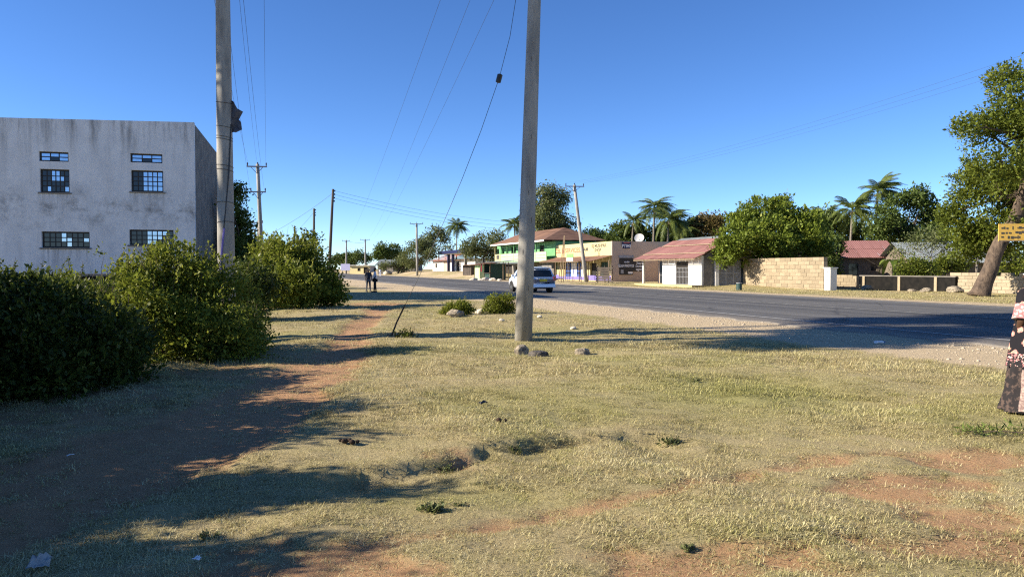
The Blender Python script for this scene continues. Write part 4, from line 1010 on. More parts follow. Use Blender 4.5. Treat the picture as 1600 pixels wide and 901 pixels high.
gp = froot('gate_pillar', 'white square gate pillar at the end of the tall stone wall', 'pillar', SW - .1, tr - .15, 0)
MB().box(0, .62, 0, .62, -.2, 1.62).build('shaft', M['white_paint'], gp, bevel=.02); MB().box(-.06, .68, -.06, .68, 1.624, 1.72).build('cap', M['white_paint'], gp)
for k in range(4): MB().box(.2, .42, -.012, -.002, .45 + .28 * k, .58 + .28 * k).build('dark_mark', M['mesh_grey'], gp)
S4 = 45.6; ta, tb_, tc_ = t_of(1301, S4), t_of(1338, S4), t_of(1486, S4)
w2 = froot('low_wall', 'low broken stone wall right of the white gate pillar', 'wall', S4, ta, 0)
block_wall(w2, 0, ta - tb_, 1.12, .35, 4, .6, M['coral'], M['mortar'], 8, 0, 0, .35)
w3 = froot('dark_wall', 'low blackened wall with pale posts behind the far verge', 'wall', S4 + .4, tb_, 0)
mb = MB(); mb.box(0, tb_ - tc_, 0, .3, -.2, 1.02); mb.build('wall_body', M['sooty'], w3); MB().box(-.05, tb_ - tc_ + .05, -.05, .35, 1.024, 1.10).build('coping', M['grey_render'], w3)  # body far darker in base colour than its coping and posts
for px in (1349, 1404, 1461): x = tb_ - t_of(px, S4 + .4); MB().box(x, x + .22, -.10, -.004, -.1, 1.02).build('post', M['mortar'], w3)
w4 = froot('block_wall', 'pale limestone block wall behind the leaning tree trunk', 'wall', S4 + .6, t_of(1484, S4 + .6), 0)
block_wall(w4, 0, 14, 1.35, .35, 6, .58, M['pale_block'], M['mortar'], 12, .1)
# gate
G0, G1 = st(38.1, t_of(1119, 38.1) - .05), st(SW, tl + .05)
gdir = math.atan2(G1.y - G0.y, G1.x - G0.x); GL = (G1 - G0).length
gt = thing('metal_gate', 'grey metal mesh gate between white house and stone wall', 'gate', (G0.x, G0.y, .10), gdir)
MB().box(-.16, .16, -.16, .16, -.2, 2.35).build('white_post', M['white_paint'], gt)
nl = 3; pw = (GL - .4) / nl
for i in range(nl):
    x0 = .22 + i * pw; x1 = x0 + pw - .05
    mb = MB(); 
    for (a, b) in (((x0, 0, .05), (x0, 0, 2.2)), ((x1, 0, .05), (x1, 0, 2.2)), ((x0, 0, .08), (x1, 0, .08)), ((x0, 0, 1.15), (x1, 0, 1.15)), ((x0, 0, 2.18), (x1, 0, 2.18))): mb.bar(a, b, .06)
    lf = mb.build('gate_leaf', M['mesh_grey'], gt)
    mb = MB(); ks = 13
    for k in range(-ks, ks):
        a = x0 + (x1 - x0) * k / ks
        for sgn in (1, -1):
            pa, pb = [], []
            u0 = max(0, -k / ks) if sgn > 0 else 0
            # diagonal clipped to the leaf
            za, zb = .1, 2.15; H_ = zb - za; W_ = x1 - x0; slope = H_ / W_
            xs0 = a; xs1 = a + W_
            xa_, xb_2 = max(xs0, x0), min(xs1, x1)
            if xb_2 - xa_ < .05: continue
            z1_ = za + (xa_ - xs0) * slope; z2_ = za + (xb_2 - xs0) * slope
            if sgn < 0: z1_, z2_ = zb - (z1_ - za), zb - (z2_ - za)
            mb.bar((xa_, .01 * sgn, z1_), (xb_2, .01 * sgn, z2_), .022)
    mb.build('mesh', M['mesh_grey'], lf)
MB().box(.5, .95, -.06, -.035, 1.5, 2.1).build('black_plate', M['black_paint'], gt)
mb_ = froot('litter_bin', 'short dark green drum standing on the far verge', 'bin', 34.6, t_of(1155, 34.6))
MB().tube([(0, 0, -.02), (0, 0, .5), (0, 0, .52)], [.21, .21, .19], 14).build('drum', M['bin'], mb_, smooth=False); MB().tube([(0, 0, .521), (0, 0, .56)], [.225, .225], 14).build('rim', M['mesh_grey'], mb_)
# ------------------------------------------------------------------ poles and wires
def tbar(root, z, wd, rz, parts=True, mat=None):
    d = Vector((math.cos(rz), math.sin(rz), 0)); mb = MB(); mb.bar(-d * wd / 2 + Vector((0, 0, z)), d * wd / 2 + Vector((0, 0, z)), .09, .11); ca = mb.build('crossarm', mat or M['steel'], root)
    for k in (-1, 1): MB().bar(d * k * wd * .3 + Vector((0, 0, z - .04)), Vector((0, 0, z - .55)), .04).build('brace', M['steel'], ca)
    for k in (-.47, 0, .47): MB().tube([d * wd * k + Vector((0, 0, z + .05)), d * wd * k + Vector((0, 0, z + .22)), d * wd * k + Vector((0, 0, z + .34))], [.03, .06, .045], 7).build('insulator', M['insul'], ca)
def upole(label, x, y, h, r0, r1, lean=(0, 0), arms=(), mat='concrete', seg=14, group='utility poles', arm_rz=0.0, name='utility_pole', pins=0):
    root = thing(name, label, 'utility pole', (x, y, hz(x, y) - .05), 0, group)
    mb = MB(); mb.tube([(lean[0] * u, lean[1] * u, h * u) for u in (0, .25, .5, .75, 1)], [r0 + (r1 - r0) * u for u in (0, .25, .5, .75, 1)], seg); mb.build('shaft', M[mat], root, smooth=True)
    for (z, wd) in arms:
        e = bpy.data.objects.new('arm_set', None)
        sub = bpy.data.objects.new('crossarm_unit', None)
        bpy.data.objects.remove(e); bpy.data.objects.remove(sub)
        d = Vector((math.cos(arm_rz), math.sin(arm_rz), 0)); off = Vector((lean[0] * z / h, lean[1] * z / h, 0))
        mb = MB(); mb.bar(off - d * wd / 2 + Vector((0, -r1 - .05, z)), off + d * wd / 2 + Vector((0, -r1 - .05, z)), .09, .11); ca = mb.build('crossarm', M['steel'], root)
        for k in (-1, 1): MB().bar(off + d * k * wd * .3 + Vector((0, -r1 - .05, z - .04)), off + Vector((0, -r1 - .02, z - .6)), .045).build('brace', M['steel'], ca)
        for k in (-.46, 0, .46):
            c = off + d * wd * k + Vector((0, -r1 - .05 if k else 0, z + (.05 if k else .12))); MB().tube([c, c + Vector((0, 0, .18)), c + Vector((0, 0, .30))], [.03, .065, .045], 7).build('insulator', M['insul'], ca)
    for k in range(pins):
        z = h - .25 - .32 * k; c = Vector((lean[0] * z / h + r1 + .05, lean[1], z)); MB().tube([c, c + Vector((.02, 0, .09)), c + Vector((.02, 0, .16))], [.03, .06, .04], 7).build('insulator', M['insul'], root)
    return root
LP = (gx(354, 17.0), 17.0)
lp = upole('thick concrete pole standing behind the lit bush at left', LP[0], LP[1], 12.0, .20, .135, (-.03, 0), [(11.4, 2.0)], arm_rz=0)
RP = (.25, 16.3)
rp = upole('slightly leaning concrete pole in the middle of the lawn', RP[0], RP[1], 11.2, .195, .115, (.36, 0), [(10.9, 1.8)], arm_rz=.2)
# wraps of binding wire, cable and cloth on the left pole
for z in (4.95, 4.72, 4.66, 4.05, 3.95, 3.2, 2.75, 5.5):
    pts = []
    for k in range(15): a = 2 * math.pi * k / 14; rr = .20 - .065 * z / 12 + .006; pts.append((rr * math.cos(a) - .03 * z / 12, rr * math.sin(a), z + .03 * math.sin(a + z)))
    MB().tube(pts, .006, 4, False).build('binding_wire', M['wire'], lp)
MB().tube([(.165, -.06, 5.0), (.13, -.13, 3.9), (.02, -.185, 2.6), (-.09, -.18, 1.2), (-.1, -.17, .2)], .014, 6).build('cable', M['wire'], lp)
MB().tube([(.03, -.19, 2.62), (-.05, -.192, 1.9), (-.09, -.19, 1.25)], .022, 6).build('purple_sleeve', M['purple'], lp)
mb = MB(); rr = random.Random(8)
rows = []
for i in range(7):
    z = 5.55 - .12 * i; n_ = 5; wdt = [.05, .14, .26, .16, .22, .25, .10][i]
    for k in range(n_): u = k / (n_ - 1); mb.v.append((.16 + wdt * u, -.02 + .03 * math.sin(i * 1.3 + k * 1.1), z - .07 * u * (1 if i % 2 else .2)))
for i in range(6):
    for k in range(4): mb.f.append((i * 5 + k, i * 5 + k + 1, (i + 1) * 5 + k + 1, (i + 1) * 5 + k))
o = mb.build('torn_sacking', pmat('grey_sacking', (.10, .10, .11), (.05, .05, .06), 12, .9, .2), lp); sm = o.modifiers.new('thick', 'SOLIDIFY'); sm.thickness = .008
# pits and dark stain marks on the middle pole: real shallow chips
for (z, a) in ((1.2, -1.2), (2.0, -2.0), (3.3, -1.5), (4.5, -1.4), (6.2, -1.7), (2.7, -1.0)):
    rr = .195 - .08 * z / 11.2; c = Vector((rr * math.cos(a) + .36 * z / 11.2, rr * math.sin(a), z)); MB().tube([c - Vector((0, 0, .07)), c, c + Vector((0, 0, .06))], [.002, .006, .002], 5).build('chip', M['wood_pole'], rp)

upole('concrete pole with two crossarms left of the far bush', gx(411, 66), 66, 11.0, .22, .15, (-.4, 0), [(10.75, 1.75), (8.5, 1.35)], arm_rz=.12)
upole('leaning concrete pole with crossarm in front of the cream shop', gx(916, 88), 88, 11.6, .24, .17, (-1.45, 0), [(11.4, 2.3)], arm_rz=.1)
upole('slim far concrete pole left of the far palm', gx(652, 160), 160, 11.4, .26, .20, (-.1, 0), [(11.3, 2.9)], arm_rz=.1)
upole('right of the two farthest pale poles at the road end', gx(571, 250), 250, 11.0, .30, .24, (.0, 0), [(10.8, 3.4)])
upole('left of the two farthest pale poles at the road end', gx(541, 245), 245, 11.2, .30, .24, (.1, 0), [(10.9, 2.6)])
upole('tall dark wooden pole beside the far bush', gx(513, 69), 69, 9.1, .16, .11, (.5, 0), mat='wood_pole', pins=4)
upole('shorter dark wooden pole behind the far bush', gx(490, 90), 90, 9.0, .17, .12, (.12, 0), mat='wood_pole', pins=3)
upole('small far wooden pole left of the two nearer wooden poles', gx(461, 126), 126, 9.0, .17, .12, (0, 0), mat='wood_pole', pins=2)
upole('far concrete pole with crossarm seen just left of the double crossarm pole', gx(404, 110), 110, 8.8, .2, .15, (0, 0), [(8.5, 1.6)], mat='concrete')
upole('far dark wooden pole between the two concrete poles at left', gx(399, 140), 140, 9.2, .2, .15, (0, 0), [(9, 1.6)], mat='wood_pole')
upole('off frame concrete pole at the near right roadside', *st(37.3, 20)[:2], 12.5, .2, .14, (0, 0), [(12.2, 2.2)], arm_rz=.3)

def wire(label, a, b, sag=.5, r=.008, n=18, group='overhead wires'):
    a, b = Vector(a), Vector(b); pts = []
    for i in range(n + 1): u = i / n; pts.append(a.lerp(b, u) - Vector((0, 0, 4 * sag * u * (1 - u))))
    mb = MB(); mb.tube([p - a for p in pts], r, 5); o = mb.build('overhead_wire', M['wire'], None, loc=a); tag(o, label, 'wire', group); return o
P66 = Vector((gx(411, 66) - .4, 66, 0)); A66 = lambda k, z, wd: P66 + Vector((wd * k, -.2, z))
for wl, (k, z0, z1, kw) in zip(('left of the three upper wires from the thick left pole', 'middle of the three upper wires from the thick left pole', 'rightmost wire from the thick left pole, well apart', 'left of the two lower wires from the thick left pole', 'right of the two lower wires from the thick left pole'), ((-.46, 11.75, 11.1, 1.75), (0, 11.9, 11.2, 1.75), (.46, 11.75, 11.1, 1.75), (-.46, 10.2, 8.85, 1.35), (.46, 10.2, 8.85, 1.35))):
    wire(wl, (LP[0] + (2.0 if z0 > 11 else .5) * k, LP[1], z0), A66(k, z1, kw), .55, .006, group='wires from the thick left pole')
RT = Vector((RP[0] + .36, RP[1], 11.2))
for k, tgt in ((-.8, (gx(541, 245), 245, 11.3)), (0, (gx(571, 250), 250, 11.2)), (.8, (gx(571, 250) + 1.5, 250, 11.2))):
    wire({-.8: 'left', 0: 'middle', .8: 'right'}[k] + ' of three faint wires from the middle pole down the road', RT + Vector((k, 0, .1)), tgt, 2.2, .006, 40, 'wires running down the road')
P90 = Vector((gx(916, 88) - 1.45, 88, 11.7)); OFR = st(37.3, 20, 12.5)
for k in (-1, 0, 1): wire(('first', 'second', 'third')[k + 1] + ' from left of three faint wires on the leaning shop pole crossarm', P90 + Vector((k * 1.05, -.2, .1)), OFR + Vector((k, 0, .1)), .9, .005, 30, 'wires crossing the right sky')
for k in (0, 1, 2): wire(('highest', 'middle', 'lowest')[k] + ' of three wires from the tall wooden pole towards the shops', (gx(513, 69) + .6, 69, 8.9 - .35 * k), (P90.x + .6, 88, 6.9 - .45 * k),   .9, .010, 30, 'wires from the tall wooden pole')
wire('wire from the tall wooden pole down behind the far bush', (gx(513, 69) + .5, 69, 8.7), (gx(405, 75), 75, 4.6), .3, .013)
wire('wire between the two dark wooden poles at left', (gx(490, 90), 90, 8.4), (gx(440, 100), 100, 5.0), .3, .013)
wire('faint wire between the two farthest pale poles', (gx(541, 245), 245, 11.0), (gx(571, 250), 250, 10.6), .4, .03)
# stay wire with insulator and anchor rod
stay = thing('stay_wire', 'stay wire of the middle pole with black insulator and anchor rod', 'stay wire', (gx(608, 17.2), 17.2, 0))
O_ = Vector(stay.location)
sp = [Vector((gx(px, Y), Y, gz(py, Y))) - O_ for px, py, Y in ((632, 478, 17.1), (662, 417, 17), (690, 355, 16.9), (722, 281, 16.8), (752, 205, 16.7), (780, 125, 16.6), (797, 60, 16.5), (808, -10, 16.45), (838, -225, 16.3))]
MB().tube(sp, .006, 6).build('strand', M['wire'], stay); MB().tube([(0, 0, -.1), sp[0] * .5, sp[0]], [.022, .02, .02], 7).build('anchor_rod', M['wood_pole'], stay)
dv = (sp[6] - sp[5]).normalized(); MB().tube([sp[5] - dv * .10, sp[5] - dv * .085, sp[5] + dv * .085, sp[5] + dv * .10], [.03, .06, .06, .03], 8).build('insulator', M['plastic_b'], stay)
MB().tube([(-.02, 0, -.05), (0, 0, .06)], [.06, .05], 8).build('anchor_cap', M['wood_pole'], stay)

# ------------------------------------------------------------------ vegetation
def pb(px, py, r, Y, base, dy=0.0, ez=.85):
    """crown lobe given by its column, row and radius in the photograph and its distance"""
    Yd = Y + dy; R = r / F_PX * Yd
    return (gx(px, Yd) - base[0], Yd - base[1], gz(py, Yd), R, R, R * ez)
# big leaning roadside tree at right
b0 = (gx(1533, 43), 43.0); rr = random.Random(4)
bl_ = [pb(px, py, r, 43, b0, rr.uniform(-2.5, 2.5) if py < 290 else rr.uniform(1, 3.2)) for px, py, r in ((1572, 128, 30), (1600, 175, 55), (1535, 205, 32), (1500, 197, 17), (1560, 250, 48), (1522, 300, 36), (1618, 290, 60), (1500, 345, 30), (1548, 335, 36), (1650, 200, 70), (1700, 280, 75), (1680, 130, 40), (1486, 378, 16), (1640, 350, 45), (1740, 220, 70), (1760, 330, 60), (1505, 265, 20), (1528, 372, 26), (1506, 392, 18), (1562, 350, 34), (1592, 322, 40), (1575, 385, 16), (1485, 330, 16), (1540, 368, 22), (1520, 398, 14), (1600, 300, 40))]
tr_ = [(-.1, 0, 0, .66), (.0, 0, .25, .52), (.22, 0, .9, .44), (.55, 0, 1.7, .41), (.85, .1, 2.5, .39), (1.2, .2, 3.2, .36), (2.1, .3, 4.4, .38), (2.6, .3, 6.0, .34), (2.9, .3, 7.6, .26)]
tree('roadside_tree', 'big tree with thick leaning trunk at the right edge', 'tree', b0[0], b0[1], tr_, bl_, M['leaf_tree'], n_cl=6600, per=17, rc=.20, leaf=.17, aspect=.55, gap=.5, gapf=1.4, seed=5, shell=.4, trunk_n=14)
# round mango tree behind the stone wall
b1 = (gx(1208, 67), 67.0); rr = random.Random(6)
bl_ = [pb(px, py, r, 67, b1, dy) for px, py, r, dy in ((1205, 340, 33, 1), (1165, 352, 31, -.5), (1248, 352, 35, 1), (1138, 388, 24, -4), (1185, 388, 36, -3), (1235, 392, 36, 0), (1276, 390, 24, 1), (1218, 322, 17, 2), (1180, 325, 17, 0), (1258, 372, 30, -1), (1155, 375, 28, -4), (1130, 402, 13, -5), (1205, 372, 36, -3.5), (1150, 405, 12, -4.5))]
tree('mango_tree', 'large round bright green tree above the coral stone wall', 'tree', b1[0], b1[1], [(0, 0, 0, .4), (.1, 0, 1.2, .33), (.2, .1, 2.4, .3)], bl_, M['leaf_mango'], n_cl=2600, per=20, rc=.20, leaf=.26, aspect=.45, gap=.6, gapf=1.9, seed=7, shell=.6)
b2 = (gx(1300, 74), 74.0)
tree('dark_tree', 'dark shaded small tree right of the big round tree', 'tree', b2[0], b2[1], [(0, 0, 0, .2), (.1, 0, 1.5, .15)], [pb(1292, 395, 20, 74, b2), pb(1300, 380, 14, 74, b2, 1), pb(1280, 412, 16, 74, b2, -1), pb(1298, 420, 15, 74, b2, 1)], M['leaf_dark'], n_cl=500, per=14, leaf=.25, seed=9)

def far_tree(name, label, px, Y, lobes, mat, seed, n_cl=700, per=13, rc=.4, leaf=.36, gap=.35, bark='bark', droop=0, shell=.6, r=.22, gapf=.9):
    b = (gx(px, Y), Y); q = random.Random(seed)
    bl = [pb(x, y, rad, Y, b, q.uniform(-2, 2)) for x, y, rad in lobes]
    zt = min(v[2] for v in bl) * .8
    return tree(name, label, 'tree', b[0], b[1], [(0, 0, 0, r), (.1, 0, zt * .5, r * .85), (.15, 0, zt, r * .75)], bl, M[mat], M[bark], None, n_cl, per, rc, leaf, .5, gap, gapf, seed, .3, shell, droop)
far_tree('feathery_tree', 'tall feathery grey green tree behind the green building', 858, 138, ((850, 300, 15), (838, 325, 24), (868, 322, 22), (852, 345, 30), (880, 350, 20), (828, 355, 16), (868, 370, 26), (845, 288, 7), (815, 330, 9), (888, 372, 14)), 'leaf_grey', 21, 1100, 14, .5, .42, .6, 'bark2', .5, .45, gapf=.7)
far_tree('leafy_tree', 'green tree between the kiosks and the green building', 755, 150, ((752, 388, 18), (735, 395, 14), (775, 380, 14), (768, 400, 18), (742, 405, 12)), 'leaf_grey', 22, 700)
far_tree('sparse_tree', 'sparse wispy grey tree beside the far palm', 685, 195, ((684, 365, 9), (672, 378, 9), (693, 376, 9), (684, 390, 11), (668, 392, 7), (700, 390, 7)), 'leaf_grey', 23, 280, 10, .7, .55, .6, 'bark2', .3, .4)
far_tree('roadside_bushy_tree', 'bushy tree behind the slim far pole', 652, 176, ((650, 392, 13), (664, 386, 13), (640, 403, 12), (658, 406, 14), (672, 402, 10), (632, 410, 9)), 'leaf_grey', 24, 620)
far_tree('dark_far_tree', 'rounded dark tree at the end of the road', 605, 262, ((597, 394, 9), (615, 394, 9), (605, 403, 11), (590, 402, 7), (625, 402, 8)), 'leaf_dark', 25, 500, 13, .6, .6)
far_tree('low_far_tree', 'low dark trees at the far left road end', 553, 300, ((545, 405, 8), (560, 403, 8), (572, 406, 8), (534, 408, 7), (550, 412, 9), (525, 410, 7)), 'leaf_dark', 26, 500, 13, .7, .7)
far_tree('roadside_bush_tree', 'light green bush tree in front of the far house', 622, 190, ((620, 412, 9), (608, 416, 8), (634, 414, 9), (645, 416, 8), (598, 419, 6), (626, 422, 8)), 'leaf_grey', 27, 420)
far_tree('dark_round_tree', 'dark round tree left of the palms above the cream shop', 972, 118, ((970, 362, 15), (985, 370, 16), (956, 372, 12), (998, 368, 14), (975, 382, 16)), 'leaf_dark', 28, 700)
far_tree('low_dark_tree', 'low dark trees behind the leaning shop pole', 920, 135, ((912, 376, 9), (928, 374, 9), (942, 379, 9), (900, 382, 8), (955, 384, 8), (925, 388, 12)), 'leaf_dark', 29, 500)
far_tree('brown_topped_tree', 'broad tree with brownish flowering top behind the red roof', 1105, 112, ((1100, 348, 13), (1085, 354, 12), (1118, 350, 14), (1072, 360, 9), (1108, 364, 18), (1085, 372, 14)), 'leaf_brown', 30, 800)
far_tree('palm_thicket', 'dark green thicket under the palms behind the red roof', 1040, 118, ((1005, 372, 13), (1025, 366, 14), (1050, 362, 15), (1070, 368, 14), (1090, 378, 14), (1035, 380, 14), (1060, 384, 14)), 'leaf_dark', 31, 800)
far_tree('right_thicket', 'dark green thicket between round tree and stone house', 1290, 104, ((1285, 345, 18), (1305, 352, 18), (1272, 352, 14), (1330, 362, 18), (1300, 375, 20), (1350, 372, 18)), 'leaf_dark', 32, 800)
far_tree('spreading_dark_tree', 'wide spreading dark tree behind the iron roofed house', 1415, 92, ((1420, 315, 18), (1400, 325, 20), (1440, 325, 20), (1382, 340, 20), (1425, 345, 26), (1458, 345, 20), (1400, 365, 26), (1440, 372, 26), (1372, 365, 18), (1465, 370, 18), (1435, 300, 9)), 'leaf_dark', 33, 1600, 14, .35, .33, .5, shell=.5)
far_tree('thin_acacia', 'thin small acacia leaning before the pale iron roof', 1452, 62, ((1440, 380, 20), (1420, 385, 15), (1462, 372, 16), (1405, 392, 10), (1478, 385, 10)), 'leaf_grey', 34, 250, 10, .35, .17, .5, 'bark2', .2, .4, .09)
far_tree('thin_leaning_tree', 'slender young tree right of the thin acacia', 1524, 62, ((1508, 375, 13), (1498, 386, 12), (1520, 384, 10), (1512, 365, 8)), 'leaf_tree', 35, 260, 10, .35, .2, .5, 'bark2', .1, .4, .12)
far_tree('green_bush_tree', 'green bushy tree behind the leaning trunk and yellow sign', 1600, 62, ((1580, 405, 24), (1610, 395, 26), (1645, 400, 30), (1560, 395, 14), (1600, 425, 20), (1690, 400, 35)), 'leaf_tree', 36, 900, 14, .3, .22)
far_tree('far_right_tree', 'tall green tree beyond the right edge of the picture', 1760, 75, ((1740, 350, 60), (1800, 330, 70), (1700, 390, 40), (1850, 380, 60)), 'leaf_dark', 37, 900, 14, .4, .4)
# dark creeper covered tree beside the white building
far_tree('creeper_tree', 'dark creeper covered tree hidden behind the thick left pole', 368, 46, ((370, 300, 12), (372, 340, 14), (378, 375, 16), (362, 320, 12), (384, 352, 8), (372, 405, 18), (386, 385, 12), (355, 380, 22)), 'leaf_dark', 38, 800, 14, .22, .18, .3)
far_tree('background_tree', 'row of dark trees behind the far bush at left', 430, 60, ((425, 395, 18), (405, 400, 18), (445, 402, 16), (462, 400, 14), (390, 408, 20), (480, 410, 12), (440, 415, 18)), 'leaf_dark', 39, 900, 14, .3, .24)
far_tree('twiggy_tree', 'thin twiggy sapling sticking up from the far bush', 480, 36, ((478, 385, 10), (488, 372, 8), (468, 380, 8), (492, 388, 7)), 'leaf_hedge', 40, 90, 10, .2, .16, .4, 'bark2', 0, .3, .04)

palm('tall coconut palm by the navy canopy', gx(713, 190), 190, 11.4, 1.14, (.2, 0), 34, 1, .2)
palm('coconut palm half hidden by the middle pole', gx(806, 142), 142, 9.0, 0.99, (-.3, 0), 26, 2, .2)
palm('shaggy palm left of the palm group above the shops', gx(986, 114), 114, 8.8, 0.89, (.3, 0), 31, 3, .7)
palm('tallest palm of the group above the taupe wall', gx(1020, 110), 110, 10.6, 1.04, (.2, 0), 34, 4, .7)
palm('palm with yellowish stem right of the tallest shop palm', gx(1042, 104), 104, 8.3, 1.09, (.2, 0), 34, 5, .6)
palm('low palm nearest the brown topped tree', gx(1066, 110), 110, 7.4, 0.99, (0, 0), 29, 6, .5)
palm('palm partly behind the big round tree', gx(1287, 106), 106, 8.9, 0.94, (0, 0), 26, 7, .7)
palm('middle palm of the three above the stone house', gx(1327, 98), 98, 9.3, 1.09, (.3, 0), 37, 8, .7)
palm('tallest palm of the three above the stone house', gx(1366, 97), 97, 11.6, 1.09, (.3, 0), 37, 9, .8)
# banana plant
bp = thing('banana_plant', 'banana plant with ragged leaves beside the red roofed stone house', 'plant', (gx(1396, 64), 64, 0))
MB().tube([(0, 0, 0), (.03, 0, 1.2), (0, 0, 2.2)], [.16, .12, .07], 9).build('stem', M['banana'], bp, smooth=True)
rb = random.Random(3)
for k in range(9):
    az = k * 2.4; L_ = rb.uniform(1.5, 2.2); dn = rb.uniform(.5, 1.5); V_ = []; Q_ = []
    for i in range(8):
        u = i / 7; x = L_ * (u - .25 * u * u * dn); z = 2.2 + L_ * (.7 * u - dn * u ** 2); wd = .26 * math.sin(math.pi * min(.97, u * .9 + .08)) * rb.uniform(.75, 1.1)
        for s_ in (-1, 0, 1): V_.append((math.cos(az) * x - math.sin(az) * wd * s_, math.sin(az) * x + math.cos(az) * wd * s_, z + .07 * (0 if s_ else -1)))
    for i in range(7):
        for s_ in (0, 1): Q_.append((i * 3 + s_, i * 3 + s_ + 1, i * 3 + s_ + 4, i * 3 + s_ + 3))
    link('leaf', np_mesh('leaf', V_, Q_, {'rnd': np.full(len(V_), rb.random())}), M['banana'], bp)

# hedge and bushes at left
def hb(px, py, r, Y, base, dy=0, ez=.9): return pb(px, py, r, Y, base, dy, ez)
B0 = (-6.1, 13.6)
bush('large sunlit yellow green bush before the thick pole', *B0, [hb(265, 430, 62, 13.6, B0), hb(235, 455, 55, 13.2, B0, -.3), hb(315, 450, 60, 13.6, B0, .3), hb(360, 470, 50, 14.2, B0), hb(250, 520, 75, 13, B0), hb(330, 530, 75, 13, B0, .2), hb(385, 520, 40, 14.5, B0), hb(250, 413, 25, 13.6, B0), hb(205, 430, 30, 13.2, B0)], 11, 2300, 20, .072, .066, 'leaf_hedge', 74, shoot_h=.42)
B1 = (-6.6, 10.4)
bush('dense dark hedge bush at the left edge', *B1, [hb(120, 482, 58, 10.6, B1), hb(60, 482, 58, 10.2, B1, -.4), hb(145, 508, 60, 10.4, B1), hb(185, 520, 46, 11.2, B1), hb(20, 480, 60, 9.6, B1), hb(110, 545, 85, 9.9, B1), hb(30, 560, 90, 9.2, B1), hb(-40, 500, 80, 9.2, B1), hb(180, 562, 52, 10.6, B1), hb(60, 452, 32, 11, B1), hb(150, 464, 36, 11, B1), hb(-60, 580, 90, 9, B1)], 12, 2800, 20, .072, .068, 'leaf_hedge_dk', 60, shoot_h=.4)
B2 = (-5.6, 15.0)
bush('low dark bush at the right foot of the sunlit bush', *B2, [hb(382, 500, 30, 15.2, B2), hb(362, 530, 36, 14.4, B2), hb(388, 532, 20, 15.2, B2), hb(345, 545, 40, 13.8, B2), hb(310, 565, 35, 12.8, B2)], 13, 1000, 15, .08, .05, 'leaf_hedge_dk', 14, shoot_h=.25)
B3 = (gx(460, 31), 31.0)
bush('big dark rounded bush beside the path beyond the hedge', *B3, [hb(440, 415, 42, 31, B3), hb(480, 425, 42, 31, B3, .5), hb(410, 430, 38, 30, B3), hb(505, 450, 30, 31, B3), hb(450, 455, 45, 30, B3, -.6), hb(400, 455, 30, 30, B3), hb(520, 462, 16, 31, B3), hb(425, 392, 20, 31.5, B3), hb(470, 395, 20, 31.5, B3), hb(490, 465, 26, 30.4, B3)], 14, 1900, 19, .14, .13, 'leaf_hedge', 54, shoot_h=.8, name='rounded_bush')
B4 = (gx(385, 24), 24.0)
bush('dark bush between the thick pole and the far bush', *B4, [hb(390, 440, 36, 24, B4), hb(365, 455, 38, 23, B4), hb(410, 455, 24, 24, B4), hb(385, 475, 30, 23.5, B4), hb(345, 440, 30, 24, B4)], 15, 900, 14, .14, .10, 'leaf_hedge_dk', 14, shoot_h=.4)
B5 = (-10.5, 17.5)
bush('hedge bush in front of the low dark boundary wall', *B5, [hb(110, 462, 26, 17.5, B5), hb(60, 464, 28, 17, B5), hb(20, 452, 28, 17, B5), hb(160, 466, 26, 18, B5), hb(-30, 445, 32, 17, B5), hb(205, 466, 26, 18, B5), hb(90, 470, 45, 17, B5), hb(180, 480, 45, 17, B5)], 16, 1500, 14, .11, .075, 'leaf_hedge', 30, shoot_h=.38)
# hedge continuing out of the frame towards the camera; its shadow crosses the lawn
def off_bush(label, x, y, h, r, seed, n_cl=1500, top=.8):
    y -= .5 if y < 10 else .9
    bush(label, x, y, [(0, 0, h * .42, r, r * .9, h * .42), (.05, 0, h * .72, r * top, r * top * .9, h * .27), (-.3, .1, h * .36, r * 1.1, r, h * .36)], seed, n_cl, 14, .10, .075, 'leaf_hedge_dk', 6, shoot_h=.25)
off_bush('tall narrow bush of the hedge left of the camera', -6.6, 3.85, 2.62, .60, 61, top=.55)
off_bush('second tall bush of the hedge left of the camera', -6.6, 5.15, 2.80, .72, 62, top=.55)
off_bush('third bush of the hedge left of the camera', -6.8, 6.85, 2.45, .85, 63)
off_bush('leafy bush closing the hedge left of the camera', -6.9, 8.1, 2.5, 1.0, 64)
off_bush('hedge bush joining the dense dark hedge', -7.1, 9.1, 2.3, .9, 75)
off_bush('low hedge bush behind the camera at left', -7.0, 2.6, 2.0, .9, 68)
off_bush('broad hedge bush left of the near path', -7.4, 4.5, 1.95, 1.1, 69)
off_bush('wide hedge bush beside the shaded path', -6.8, 6.2, 2.0, .9, 70)
off_bush('rounded hedge bush beyond the left frame edge', -8.6, 7.2, 2.4, 1.1, 72)
off_bush('big hedge bush beyond the left frame edge', -9.6, 9.3, 2.9, 1.3, 65, 2200)
off_bush('tall hedge bush farther left outside the frame', -11.0, 11.4, 3.1, 1.3, 66, 2200)
off_bush('tallest hedge bush outside the frame by the pole', -13.3, 14.0, 2.7, 1.4, 67, 2200)
